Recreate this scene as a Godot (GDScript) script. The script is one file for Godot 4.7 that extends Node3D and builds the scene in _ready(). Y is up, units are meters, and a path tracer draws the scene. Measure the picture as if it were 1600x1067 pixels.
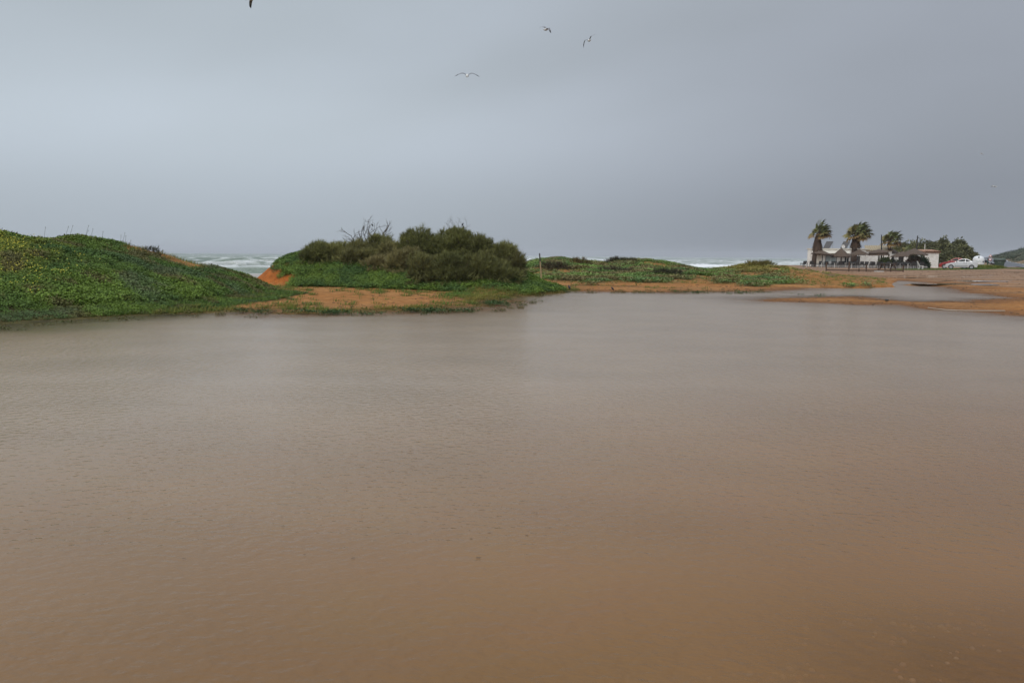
extends Node3D

# ---------------------------------------------------------------- materials
func paint(c: Color, rough := 0.8, metal := 0.0, vertex := false) -> StandardMaterial3D:
	var m := StandardMaterial3D.new()
	m.albedo_color = c.linear_to_srgb()
	m.roughness = rough
	m.metallic = metal
	m.vertex_color_use_as_albedo = vertex
	return m

func noise(freq: float, octaves := 3, seed_ := 1, kind := FastNoiseLite.TYPE_SIMPLEX_SMOOTH) -> FastNoiseLite:
	var n := FastNoiseLite.new()
	n.noise_type = kind
	n.frequency = freq
	n.seed = seed_
	n.fractal_octaves = octaves
	n.fractal_type = FastNoiseLite.FRACTAL_FBM if octaves > 1 else FastNoiseLite.FRACTAL_NONE
	return n

func noise_tex(n: FastNoiseLite, size: int, lo: Color, hi: Color, normal := false, strength := 4.0) -> NoiseTexture2D:
	var t := NoiseTexture2D.new()
	t.width = size
	t.height = size
	t.seamless = true
	t.seamless_blend_skirt = 0.25
	t.noise = n
	if normal:
		t.as_normal_map = true
		t.bump_strength = strength
	else:
		var g := Gradient.new()
		g.set_color(0, lo)
		g.set_color(1, hi)
		t.color_ramp = g
	return t

# ---------------------------------------------------------------- mesh helpers
func begin(smooth := false) -> SurfaceTool:
	var st := SurfaceTool.new()
	st.begin(Mesh.PRIMITIVE_TRIANGLES)
	st.set_smooth_group(0 if smooth else -1)
	return st

func tri(st: SurfaceTool, a: Vector3, b: Vector3, c: Vector3, out: Vector3) -> void:
	if (c - a).cross(b - a).dot(out) < 0.0:
		st.add_vertex(a); st.add_vertex(c); st.add_vertex(b)
	else:
		st.add_vertex(a); st.add_vertex(b); st.add_vertex(c)

func quad(st: SurfaceTool, a: Vector3, b: Vector3, c: Vector3, d: Vector3, out: Vector3) -> void:
	tri(st, a, b, c, out)
	tri(st, a, c, d, out)

func box(st: SurfaceTool, at: Vector3, size: Vector3, turn := Basis.IDENTITY) -> void:
	var h := size * 0.5
	for ax in 3:
		for s in [-1.0, 1.0]:
			var n := Vector3.ZERO; n[ax] = s
			var u := Vector3.ZERO; u[(ax + 1) % 3] = 1.0
			var w := Vector3.ZERO; w[(ax + 2) % 3] = 1.0
			var p := n * h
			var a := at + turn * (p - u * h - w * h)
			var b := at + turn * (p + u * h - w * h)
			var c := at + turn * (p + u * h + w * h)
			var d := at + turn * (p - u * h + w * h)
			quad(st, a, b, c, d, turn * n)

func rod(st: SurfaceTool, a: Vector3, b: Vector3, w: float, d := -1.0) -> void:
	var y := (b - a).normalized()
	var x := y.cross(Vector3(0.13, 0.2, 0.97)).normalized()
	var z := x.cross(y)
	box(st, (a + b) * 0.5, Vector3(w, a.distance_to(b), w if d < 0.0 else d), Basis(x, y, z))

func tube(st: SurfaceTool, pts: PackedVector3Array, radii: PackedFloat32Array, sides := 6) -> void:
	var prev := PackedVector3Array()
	for i in pts.size():
		var dir := (pts[mini(i + 1, pts.size() - 1)] - pts[maxi(i - 1, 0)]).normalized()
		var x := dir.cross(Vector3(0.31, 0.12, 0.94)).normalized()
		var z := x.cross(dir)
		var ring := PackedVector3Array()
		for k in sides:
			var a := TAU * k / sides
			ring.append(pts[i] + (x * cos(a) + z * sin(a)) * radii[i])
		if i > 0:
			for k in sides:
				var k2 := (k + 1) % sides
				var mid := (prev[k] + ring[k2]) * 0.5 - (pts[i] + pts[i - 1]) * 0.5
				quad(st, prev[k], prev[k2], ring[k2], ring[k], mid)
		prev = ring

func lathe(st: SurfaceTool, prof: PackedVector2Array, sides := 12, at := Vector3.ZERO, turn := Basis.IDENTITY, rough := 0.0, rng: RandomNumberGenerator = null) -> void:
	var prev := PackedVector3Array()
	for i in prof.size():
		var ring := PackedVector3Array()
		for k in sides:
			var a := TAU * k / sides
			var r := prof[i].x * (1.0 + (rng.randf_range(-rough, rough) if rng else 0.0))
			ring.append(Vector3(cos(a) * r, prof[i].y, sin(a) * r))
		if i > 0:
			for k in sides:
				var k2 := (k + 1) % sides
				var dp := prof[i] - prof[i - 1]
				var a := TAU * (k + 0.5) / sides
				var out := Vector3(cos(a) * dp.y, -dp.x, sin(a) * dp.y)
				if out.length() < 1e-6:
					out = Vector3.UP
				quad(st, at + turn * prev[k], at + turn * prev[k2], at + turn * ring[k2], at + turn * ring[k], turn * out)
		prev = ring

func ball(st: SurfaceTool, at: Vector3, r: Vector3, turn := Basis.IDENTITY, rows := 6, sides := 10) -> void:
	var grid := []
	for i in rows + 1:
		var row := PackedVector3Array()
		var e := PI * i / rows
		for k in sides:
			var a := TAU * k / sides
			row.append(Vector3(sin(e) * cos(a), cos(e), sin(e) * sin(a)))
		grid.append(row)
	for i in rows:
		for k in sides:
			var k2 := (k + 1) % sides
			var mid: Vector3 = grid[i][k] + grid[i + 1][k2]
			quad(st, at + turn * (grid[i][k] * r), at + turn * (grid[i][k2] * r), at + turn * (grid[i + 1][k2] * r), at + turn * (grid[i + 1][k] * r), turn * mid)

# ---------------------------------------------------------------- node helpers
var taken := {}
func numbered(called: String) -> String:
	var k: int = taken.get(called, -1) + 1
	taken[called] = k
	return called if k == 0 else "%s_%03d" % [called, k]

func mark(o: Node, label: String, category := "", group := "", kind := "") -> void:
	if label: o.set_meta("label", label)
	if category: o.set_meta("category", category)
	if group: o.set_meta("group", group)
	if kind: o.set_meta("kind", kind)

func thing(called: String, label: String, category: String, at: Vector3, turn := 0.0, group := "") -> Node3D:
	var o := Node3D.new()
	o.name = numbered(called)
	o.position = at
	o.rotation.y = turn
	mark(o, label, category, group)
	add_child(o)
	return o

func put(called: String, shape, m: Material, parent: Node = null) -> MeshInstance3D:
	var o := MeshInstance3D.new()
	if shape is SurfaceTool:
		shape.generate_normals()
		o.mesh = shape.commit()
	else:
		o.mesh = shape
	o.material_override = m
	if parent:
		o.name = called
		parent.add_child(o, true)
	else:
		o.name = numbered(called)
		add_child(o)
	return o

func scatter(called: String, shape: Mesh, m: Material, where: Array, tint: PackedColorArray, parent: Node = null) -> MultiMeshInstance3D:
	var mm := MultiMesh.new()
	mm.transform_format = MultiMesh.TRANSFORM_3D
	mm.use_colors = true
	mm.mesh = shape
	mm.instance_count = where.size()
	for i in where.size():
		mm.set_instance_transform(i, where[i])
		mm.set_instance_color(i, tint[i])
	var o := MultiMeshInstance3D.new()
	o.multimesh = mm
	o.material_override = m
	o.set_meta("kind", "stuff")
	if parent:
		o.name = called
		parent.add_child(o, true)
	else:
		o.name = numbered(called)
		add_child(o)
	return o

func twin(root: Node3D, at: Vector3, turn: float, label: String, group := "") -> Node3D:
	var r: Node3D = root.duplicate()
	r.name = numbered(String(root.name))
	add_child(r)
	r.position = at
	r.rotation.y = turn
	r.set_meta("label", label)
	if group: r.set_meta("group", group)
	return r

# ---------------------------------------------------------------- the lie of the land (x to the right, d = distance in front = -z)
var warp := noise(0.35, 3, 11)
var lumps := noise(0.55, 3, 12)
var patch := noise(0.16, 3, 13)
var fine := noise(1.1, 2, 14)
var shore := PackedVector2Array([
	Vector2(-60, 10), Vector2(-16, 14.5), Vector2(-12.5, 15.4), Vector2(-10.7, 16.6), Vector2(-10.1, 18), Vector2(-9.4, 19.3), Vector2(-8.1, 20), Vector2(-7.2, 20.7), Vector2(-5.3, 20.5), Vector2(-4.1, 21.1),
	Vector2(-2.7, 21.3), Vector2(-1.9, 22.3), Vector2(-1.1, 23.4), Vector2(-0.5, 25.9), Vector2(0, 29.6), Vector2(0.6, 33.2), Vector2(2.2, 34.7), Vector2(4.4, 34.4), Vector2(6.6, 34.3),
	Vector2(8.6, 35.6), Vector2(10.9, 36), Vector2(13.7, 38.9), Vector2(18, 45), Vector2(22.7, 52.5), Vector2(27.4, 56.5), Vector2(27.3, 52), Vector2(21.4, 38), Vector2(20.9, 34.7), Vector2(20.3, 32.2),
	Vector2(17.6, 29.8), Vector2(15.4, 28.5), Vector2(14.0, 29.0), Vector2(13.9, 31.8), Vector2(11.4, 31.3), Vector2(9.2, 29.5), Vector2(9.6, 28.1), Vector2(10.9, 27.2), Vector2(12.8, 26.6), Vector2(13.2, 24.6),
	Vector2(13.6, 23.2), Vector2(14.0, 21.8), Vector2(15.5, 20.2), Vector2(30, 12), Vector2(60, 4), Vector2(60, 140), Vector2(-60, 140)])
# ridges: x, crest distance, crest height, front foot, back foot
var ridge_left := [PackedFloat32Array([-60, -25, -19.3, -17.2, -15.3, -14.6, -14, -13.5, -12.7, -11.8, -11.2, -10.3, -9.1, -8.6, -7.5]),
	PackedFloat32Array([24, 23, 23, 24, 24, 24.5, 25, 25.5, 26, 26.5, 27, 27.5, 28, 28.5, 29]),
	PackedFloat32Array([2.3, 2.2, 2.0, 2.0, 1.98, 1.80, 1.90, 1.90, 1.68, 1.46, 1.20, 0.97, 0.50, 0.24, 0.10]),
	PackedFloat32Array([10, 13.5, 14.2, 14.8, 15.2, 15.3, 15.4, 15.6, 16.0, 16.6, 17.2, 18.4, 20.0, 21.0, 22]),
	PackedFloat32Array([34, 33, 33, 34, 34, 34, 34, 34, 34, 34, 34, 34, 33, 32, 31])]
var ridge_mound := [PackedFloat32Array([-12.5, -12.1, -11.8, -11.35, -10.85, -10.3, -9.6, -7.5, -5, -2.5, -0.8, 0.0, 0.7, 1.4, 2.2]),
	PackedFloat32Array([37, 37, 37, 37.2, 37.6, 38, 38.5, 39, 39, 39, 38.5, 37.5, 36.5, 35.8, 35]),
	PackedFloat32Array([0.1, 0.16, 0.42, 0.85, 1.24, 1.46, 1.66, 1.75, 1.75, 1.6, 1.15, 0.85, 0.55, 0.3, 0.1]),
	PackedFloat32Array([36, 35.8, 35.6, 35.3, 35.0, 34.7, 34.4, 34.0, 33.2, 31.4, 30.2, 30, 30.5, 32, 33]),
	PackedFloat32Array([44, 44, 44, 44, 45, 46, 47, 48, 48, 48, 47, 45, 43, 41, 39])]
var ridge_far := [PackedFloat32Array([-3, 0, 1.04, 2.1, 3.5, 4.9, 7.1, 7.9, 9.9, 11.3, 12.8, 14.0, 14.8, 15.6, 17.9, 18.3, 19, 20.6, 21.8, 23.8, 26, 28]),
	PackedFloat32Array([60, 61, 62, 62, 62, 62, 62, 62, 62, 62, 62, 62, 62, 62, 62, 62, 62, 62, 62, 62, 66, 70]),
	PackedFloat32Array([0.3, 0.6, 0.82, 1.10, 1.24, 1.06, 0.86, 1.06, 1.16, 1.02, 0.66, 0.36, 0.22, 0.44, 0.64, 0.80, 0.80, 0.68, 0.50, 0.34, 0.2, 0.1]),
	PackedFloat32Array([43, 42.5, 42, 42, 42, 42, 42, 42, 42, 41.5, 41, 41, 41, 41, 41, 41, 42, 43, 46, 50, 54, 58]),
	PackedFloat32Array([78, 78, 78, 78, 78, 78, 78, 78, 78, 78, 76, 74, 74, 74, 76, 76, 76, 76, 76, 78, 82, 84])]
var puddles := [Vector4(33.6, 66.0, 3.0, 1.6), Vector4(29.8, 61.0, 2.0, 0.9), Vector4(36.4, 73.0, 2.8, 1.5), Vector4(25.4, 46.0, 2.4, 1.1), Vector4(37.6, 64.0, 2.6, 1.1), Vector4(42.0, 72.0, 4.0, 1.5), Vector4(31.0, 53.0, 2.2, 0.9)]

func ridge(r: Array, x: float, d: float) -> float:
	var xs: PackedFloat32Array = r[0]
	var n := xs.size()
	if x < xs[0] or x > xs[n - 1]:
		return -99.0
	var i := clampi(xs.bsearch(x) - 1, 0, n - 2)
	var t := clampf((x - xs[i]) / (xs[i + 1] - xs[i]), 0.0, 1.0)
	var c := lerpf(r[1][i], r[1][i + 1], t)
	var h := lerpf(r[2][i], r[2][i + 1], t)
	var f := lerpf(r[3][i], r[3][i + 1], t)
	var b := lerpf(r[4][i], r[4][i + 1], t)
	if d <= c:
		var u := (c - d) / (c - f)
		if u >= 1.0:
			return -99.0
		return 0.08 + (h - 0.08) * pow(cos(u * PI * 0.5), 1.15)
	var v := (d - c) / (b - c)
	if v >= 1.0:
		return -99.0
	return -1.2 + (h + 1.2) * pow(cos(v * PI * 0.5), 1.1)

func shore_distance(x: float, d: float) -> float:
	var best := 1e9
	var inside := false
	var n := shore.size()
	var p := Vector2(x, d)
	var a := shore[n - 1]
	for i in n:
		var b := shore[i]
		var e := b - a
		var w := p - a
		var q := w - e * clampf(w.dot(e) / e.length_squared(), 0.0, 1.0)
		best = minf(best, q.length_squared())
		if (a.y > d) != (b.y > d) and x < (b.x - a.x) * (d - a.y) / (b.y - a.y) + a.x:
			inside = not inside
		a = b
	return sqrt(best) if inside else -sqrt(best)

func road_x(d: float) -> float:
	return 79.0 + 0.56 * (d - 115.0)

func verge(x: float, d: float) -> float:   # the grassy hump behind the parked cars
	return exp(-pow((x - 67.0) / 2.6, 2.0) - pow((d - 113.6) / 2.4, 2.0)) if absf(x - 69.5) < 14.0 and absf(d - 115.5) < 10.0 else 0.0

func land(x: float, d: float) -> float:   # metres inland from the sea's edge
	var coast := minf(105.0 + 0.6 * (x + 12.0) + 2.4 * maxf(0.0, x - 18.0), 205.0)
	return maxf(coast - d, (x - 0.42 * d + 10.0) * 0.8)

func ground_height(x: float, d: float) -> float:
	var b := 0.15
	if d < 90.0 and absf(x) < 62.0:
		var w := warp.get_noise_2d(x, d)
		var s := shore_distance(x + w * 0.55, d + warp.get_noise_2d(x + 71.0, d - 33.0) * 0.8)
		if s > 0.0:
			b = 0.004 + 0.14 * (1.0 - exp(-s / 7.0)) + lumps.get_noise_2d(x * 0.7, d) * 0.022 * minf(s, 1.0)
		else:
			b = maxf(-0.30, s * 0.045) + lumps.get_noise_2d(x, d) * 0.02
		var near := 1.75 - d + 0.42 * x + w * 0.6
		b = maxf(b, -0.025 + near * 0.085 - maxf(0.0, -near - 0.2) * 0.05 - 0.035 * minf(0.0, near))
		for q in puddles:
			var r := Vector2((x - q.x) / q.z, (d - q.y) / q.w).length() + w * 0.35
			if r < 1.3:
				b = lerpf(0.10 - 0.05 * maxf(0.0, 1.0 - r), b, smoothstep(0.8, 1.3, r))
	elif d < 4.0 or d < 10.0 and absf(x) > 62.0:
		b = 0.1
	b += 0.42 * verge(x, d)
	var l := land(x, d)
	if l < 60.0:
		var t := clampf(l / 60.0, 0.0, 1.0)
		b += -2.85 * pow(1.0 - t, 1.25)
		if l < 0.0:
			b = maxf(b + l * 0.03, -9.0)
	var h := maxf(ridge(ridge_left, x, d), maxf(ridge(ridge_mound, x, d), ridge(ridge_far, x, d)))
	if h > b:
		var k := clampf((h - b) * 2.5, 0.0, 1.0)
		if x < -10.0 and x > -13.0 and d > 33.0 and d < 41.0:
			h += k * 0.16 * fine.get_noise_2d(x * 2.2 + d * 0.8, d * 1.6)
		b = h + k * (lumps.get_noise_2d(x, d) * 0.13 + fine.get_noise_2d(x * 0.8, d * 0.8) * 0.04)
	if x > 90.0 and d > 130.0:
		var q := x - road_x(d)
		if q > 4.0:
			var g := lerpf(0.0, 0.42, smoothstep(4.0, 13.0, q)) + 0.45 * smoothstep(9.0, 34.0, q) + 0.3 * smoothstep(30.0, 90.0, q)
			b += g * lerpf(1.6, 10.5, smoothstep(150.0, 480.0, d)) * (1.0 - smoothstep(560.0, 800.0, d)) * (1.0 + 0.5 * patch.get_noise_2d(x * 0.15, d * 0.15)) + patch.get_noise_2d(x * 0.5, d * 0.5) * 0.35 * smoothstep(4.0, 14.0, q)
	return b

# how much grows at a place: x = leafy cover, y = grass
func cover(x: float, d: float) -> Vector2:
	var p := patch.get_noise_2d(x, d)
	var f := fine.get_noise_2d(x, d)
	if ridge(ridge_left, x, d) > 0.09 and d < 34.0:
		var i := clampi(ridge_left[0].bsearch(x) - 1, 0, 13)
		var crest: float = ridge_left[1][i]
		var bare := smoothstep(-13.6, -12.6, x) * (1.0 - smoothstep(-10.9, -10.2, x)) * smoothstep(0.9 + f * 0.8, 0.0, crest - d + 0.1)
		return Vector2(1.0 - bare, 0.25)
	if ridge(ridge_mound, x, d) > 0.10:
		var cliff := (1.0 - smoothstep(-10.9 + p * 1.0 + f * 0.5, -10.2 + p * 1.0 + f * 0.5, x + (d - 36.5) * 0.32)) * smoothstep(33.2, 34.4, d)
		return Vector2((1.0 - cliff) * smoothstep(30.4, 32.0, d + p * 1.5), 0.8 * (1.0 - cliff))
	if ridge(ridge_far, x, d) > 0.10:
		return Vector2(smoothstep(-0.30, 0.06, p + f * 0.4) * smoothstep(41.5, 45.0, d + p * 4.0 - maxf(0.0, x - 12.0) * 0.15) * (1.0 - smoothstep(14.0, 18.5, x + p * 5.0 - maxf(0.0, d - 50.0) * 0.45)), 0.3)
	if d < 42.0 and d > 14.0 and x < 3.0:
		var meadow := smoothstep(-2.4, 0.9, x + p * 3.0 + (d - 29.0) * 0.45) * smoothstep(26.5, 30.0, d + p * 3.0 + f + maxf(0.0, x + 1.5) * 1.2) * (1.0 - smoothstep(34.0, 40.0, d))
		var left := 1.0 - smoothstep(-8.0, -6.5, x + p * 1.5 + f * 1.2 + (d - 21.0) * 0.25)
		var rim := 0.0
		return Vector2(left * 0.8, clampf(maxf(meadow, left * 0.7) + smoothstep(0.0, 0.5, p * 0.6 + f * 0.9) * 0.34 + rim, 0.0, 1.0))
	if d > 34.0 and d < 52.0 and x < 21.0:
		return Vector2(smoothstep(0.08, 0.35, p + f * 0.3) * 0.55 * smoothstep(36.0, 41.0, d), smoothstep(0.0, 0.4, p) * 0.3)
	return Vector2.ZERO

# ---------------------------------------------------------------- grids
func axis(lo: float, hi: float, step: float, far_lo: float, far_hi: float, growth: float) -> PackedFloat32Array:
	var low := PackedFloat32Array()
	var s := step
	var p := lo
	while p > far_lo:
		s *= growth
		p -= s
		low.append(p)
	low.reverse()
	p = lo
	while p < hi:
		low.append(p)
		p += step
	s = step
	while p < far_hi:
		low.append(p)
		p += s
		s *= growth
	low.append(p)
	return low

func sheet(xs: PackedFloat32Array, ds: PackedFloat32Array, ys: PackedFloat32Array, cols: PackedColorArray, keep := PackedByteArray(), uv_scale := 0.0) -> ArrayMesh:
	var nx := xs.size()
	var nd := ds.size()
	var v := PackedVector3Array(); v.resize(nx * nd)
	var n := PackedVector3Array(); n.resize(nx * nd)
	var uv := PackedVector2Array(); uv.resize(nx * nd)
	for j in nd:
		var j0 := maxi(j - 1, 0)
		var j1 := mini(j + 1, nd - 1)
		for i in nx:
			var i0 := maxi(i - 1, 0)
			var i1 := mini(i + 1, nx - 1)
			var k := j * nx + i
			v[k] = Vector3(xs[i], ys[k], -ds[j])
			var gx := (ys[j * nx + i1] - ys[j * nx + i0]) / (xs[i1] - xs[i0])
			var gd := (ys[j1 * nx + i] - ys[j0 * nx + i]) / (ds[j1] - ds[j0])
			n[k] = Vector3(-gx, 1.0, gd).normalized()
			uv[k] = Vector2(xs[i], ds[j]) * uv_scale
	var ix := PackedInt32Array()
	for j in nd - 1:
		for i in nx - 1:
			var a := j * nx + i
			if keep.size() and not (keep[a] or keep[a + 1] or keep[a + nx] or keep[a + nx + 1]):
				continue
			ix.append_array(PackedInt32Array([a, a + nx, a + nx + 1, a, a + nx + 1, a + 1]))
	var arr := []
	arr.resize(Mesh.ARRAY_MAX)
	arr[Mesh.ARRAY_VERTEX] = v
	arr[Mesh.ARRAY_NORMAL] = n
	arr[Mesh.ARRAY_COLOR] = cols
	arr[Mesh.ARRAY_TEX_UV] = uv
	arr[Mesh.ARRAY_INDEX] = ix
	var m := ArrayMesh.new()
	m.add_surface_from_arrays(Mesh.PRIMITIVE_TRIANGLES, arr)
	return m

var gx: PackedFloat32Array
var gd: PackedFloat32Array
var gh: PackedFloat32Array
func height(x: float, d: float) -> float:   # read from the finished ground sheet, so that things stand on it
	var i := clampi(gx.bsearch(x) - 1, 0, gx.size() - 2)
	var j := clampi(gd.bsearch(d) - 1, 0, gd.size() - 2)
	var u := clampf((x - gx[i]) / (gx[i + 1] - gx[i]), 0.0, 1.0)
	var v := clampf((d - gd[j]) / (gd[j + 1] - gd[j]), 0.0, 1.0)
	var k := j * gx.size() + i
	return lerpf(lerpf(gh[k], gh[k + 1], u), lerpf(gh[k + gx.size()], gh[k + gx.size() + 1], u), v)

func slope_up(x: float, d: float) -> Vector3:
	var e := 0.3
	return Vector3(height(x - e, d) - height(x + e, d), 2.0 * e, height(x, d + e) - height(x, d - e)).normalized()

func on(x: float, d: float, up := 0.0) -> Vector3:
	return Vector3(x, height(x, d) + up, -d)

# ---------------------------------------------------------------- plants
func leaf_clump(seed_: int, leaves: int, size: float, spread: float, tall: float) -> ArrayMesh:
	var r := RandomNumberGenerator.new()
	r.seed = seed_
	var st := begin()
	for i in leaves:
		var a := r.randf() * TAU
		var root := Vector3(cos(a), 0, sin(a)) * spread * sqrt(r.randf())
		root.y = tall * r.randf_range(0.15, 1.0)
		var dir := Vector3(cos(a + r.randf_range(-1, 1)), r.randf_range(-0.1, 1.1), sin(a + r.randf_range(-1, 1))).normalized()
		var side := dir.cross(Vector3(r.randf_range(-0.5, 0.5), 1, r.randf_range(-0.5, 0.5))).normalized()
		var up := side.cross(dir)
		var l := size * r.randf_range(0.7, 1.3)
		var w := l * 0.36
		var t := r.randf_range(0.7, 1.3)
		st.set_color(Color(t, t, t))
		var p0 := root
		var p1 := root + dir * l * 0.55 + side * w + up * l * 0.1
		var p2 := root + dir * l - up * l * 0.12
		var p3 := root + dir * l * 0.55 - side * w + up * l * 0.1
		tri(st, p0, p1, p2, up)
		tri(st, p0, p2, p3, up)
	st.generate_normals()
	return st.commit()

func grass_tuft(seed_: int, blades: int, tall: float, spread: float, width: float, lean := Vector3(0.25, 0, 0)) -> ArrayMesh:
	var r := RandomNumberGenerator.new()
	r.seed = seed_
	var st := begin()
	for i in blades:
		var a := r.randf() * TAU
		var root := Vector3(cos(a), 0, sin(a)) * spread * r.randf()
		var dir := (Vector3(cos(a), 0, sin(a)) * r.randf_range(0.1, 0.8) + Vector3.UP + lean).normalized()
		var l := tall * r.randf_range(0.5, 1.15)
		var side := Vector3(-sin(a + 0.6), 0, cos(a + 0.6)) * width
		var t := r.randf_range(0.75, 1.2)
		st.set_color(Color(t, t, t))
		var mid := root + dir * l * 0.55
		var tip := root + dir * l + (lean + Vector3(cos(a), -0.5, sin(a)) * 0.3) * l * 0.4
		quad(st, root - side, root + side, mid + side * 0.7, mid - side * 0.7, Vector3.UP)
		tri(st, mid - side * 0.7, mid + side * 0.7, tip, Vector3.UP)
	st.generate_normals()
	return st.commit()

# a spray of fine stems that start along +Y and bend with the wind
func spray(seed_: int, stems: int, open: float, width: float) -> ArrayMesh:
	var r := RandomNumberGenerator.new()
	r.seed = seed_
	var st := begin()
	for i in stems:
		var a := r.randf() * TAU
		var o := r.randf() * open
		var root := Vector3(0, r.randf() * 0.45, 0)
		var d1 := Vector3(cos(a) * o, 1.0, sin(a) * o).normalized()
		var bend := Vector3(cos(a) * 0.4, -0.55, sin(a) * 0.4)
		var l := r.randf_range(0.45, 0.75)
		var side := d1.cross(Vector3(sin(a * 3.0), 0.2, cos(a * 2.0))).normalized() * width
		var mid := root + d1 * l * 0.55
		var tip := root + (d1 + bend * o).normalized() * l
		var t := r.randf_range(0.7, 1.25)
		st.set_color(Color(t, t, t))
		quad(st, root - side, root + side, mid + side * 0.8, mid - side * 0.8, d1.cross(side))
		tri(st, mid - side * 0.8, mid + side * 0.8, tip, d1.cross(side))
	st.generate_normals()
	return st.commit()

var leaf_mat: StandardMaterial3D
var bark: StandardMaterial3D
var sprays := []

func wispy_shrub(called: String, label: String, at: Vector3, size: Vector3, count: int, tone: Color, tone2: Color, seed_: int, group := "", wind := 0.35, length := 0.37) -> Node3D:
	var r := RandomNumberGenerator.new()
	r.seed = seed_
	var t := thing(called, label, "shrub", at, 0.0, group)
	var st := begin(true)
	for i in 9:
		var a := r.randf() * TAU
		var p := PackedVector3Array([Vector3(0, -0.15, 0)])
		var radii := PackedFloat32Array([0.045])
		var dir := Vector3(cos(a) * 0.7, 1.0, sin(a) * 0.7)
		for k in 5:
			p.append(p[p.size() - 1] + Vector3(dir.x * size.x, dir.y * size.y, dir.z * size.z) * 0.17 + Vector3(r.randf_range(-1, 1), 0, r.randf_range(-1, 1)) * 0.06)
			radii.append(0.036 - 0.006 * k)
		tube(st, p, radii, 5)
	put("branch", st, bark, t)
	var cores := []
	for i in 11:
		var a := i * 2.4 + r.randf_range(-0.4, 0.4)
		var e := r.randf_range(0.05, 0.92) if i < 9 else r.randf_range(0.0, 0.3)
		var ring := sqrt(1.0 - e * e)
		var k := r.randf_range(0.6, 0.8)
		cores.append([Vector3(cos(a) * ring * size.x * k, e * size.y * k, sin(a) * ring * size.z * k), r.randf_range(0.32, 0.48), r.randf()])
	var wide := Vector3(size.x, size.y * 0.9, size.z)
	for v in 3:
		var where := []
		var tint := PackedColorArray()
		for i in count / 3:
			var c: Array = cores[r.randi() % cores.size()]
			var n := Vector3(r.randfn(), r.randfn() + 0.35, r.randfn()).normalized()
			var p: Vector3 = c[0] + n * wide * c[1] * (0.35 + 0.65 * sqrt(r.randf()))
			p.y = maxf(p.y, 0.02)
			var dir := (n * 0.9 + Vector3(wind, 0.55, 0) + Vector3(r.randf_range(-1, 1), r.randf_range(-1, 1), r.randf_range(-1, 1)) * 0.25).normalized()
			if n.y < -0.1: dir = (n + Vector3(wind, -0.25, 0)).normalized()
			var x := dir.cross(Vector3(r.randf_range(-1, 1), 0.1, r.randf_range(-1, 1))).normalized()
			var l := length * r.randf_range(0.6, 1.15)
			where.append(Transform3D(Basis(x * l, dir * l, x.cross(dir) * l), p))
			tint.append(tone.lerp(tone2, clampf(c[2] + r.randf_range(-0.35, 0.35), 0.0, 1.0)) * r.randf_range(0.75, 1.25))
		scatter("foliage", sprays[v], leaf_mat, where, tint, t)
	return t

func leafy_bush(called: String, label: String, category: String, at: Vector3, size: Vector3, count: int, tone: Color, tone2: Color, seed_: int, clump: Array, group := "", trunk := true) -> Node3D:
	var r := RandomNumberGenerator.new()
	r.seed = seed_
	var t := thing(called, label, category, at, 0.0, group)
	var st := begin(true)
	for i in 6:
		var a := TAU * i / 6.0 + r.randf()
		tube(st, PackedVector3Array([Vector3(0, -0.2, 0), Vector3(cos(a) * size.x * 0.15, size.y * 0.3, sin(a) * size.z * 0.15), Vector3(cos(a) * size.x * 0.45, size.y * 0.7, sin(a) * size.z * 0.45)]), PackedFloat32Array([0.09, 0.06, 0.02]), 5)
	put("trunk" if category == "tree" else "branch", st, bark, t)
	var lobe := noise(1.0, 2, seed_ + 5)
	for v in clump.size():
		var where := []
		var tint := PackedColorArray()
		for i in count / clump.size():
			var n := Vector3(r.randfn(), r.randfn(), r.randfn()).normalized()
			if n.y < -0.25: n.y = -n.y
			var rad := (0.55 + 0.45 * sqrt(r.randf())) * (1.0 + 0.24 * lobe.get_noise_3d(n.x * 1.9, n.y * 1.9, n.z * 1.9))
			var p := Vector3(n.x * size.x, 0.12 * size.y + n.y * size.y * 0.88, n.z * size.z) * rad
			p.y = maxf(p.y, 0.05)
			var s := r.randf_range(0.7, 1.3)
			var q := Basis(Vector3(r.randf_range(-1, 1), 0.3, r.randf_range(-1, 1)).normalized(), r.randf() * TAU).scaled(Vector3(s, s, s))
			where.append(Transform3D(q, p))
			var mixv := clampf(0.5 + 1.4 * lobe.get_noise_3d(p.x * 0.9 + 9.0, p.y * 0.9, p.z * 0.9) + r.randf_range(-0.3, 0.3), 0.0, 1.0)
			tint.append(tone.lerp(tone2, mixv) * r.randf_range(0.75, 1.25))
		scatter("crown" if category == "tree" else "foliage", clump[v], leaf_mat, where, tint, t)
	return t

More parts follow.
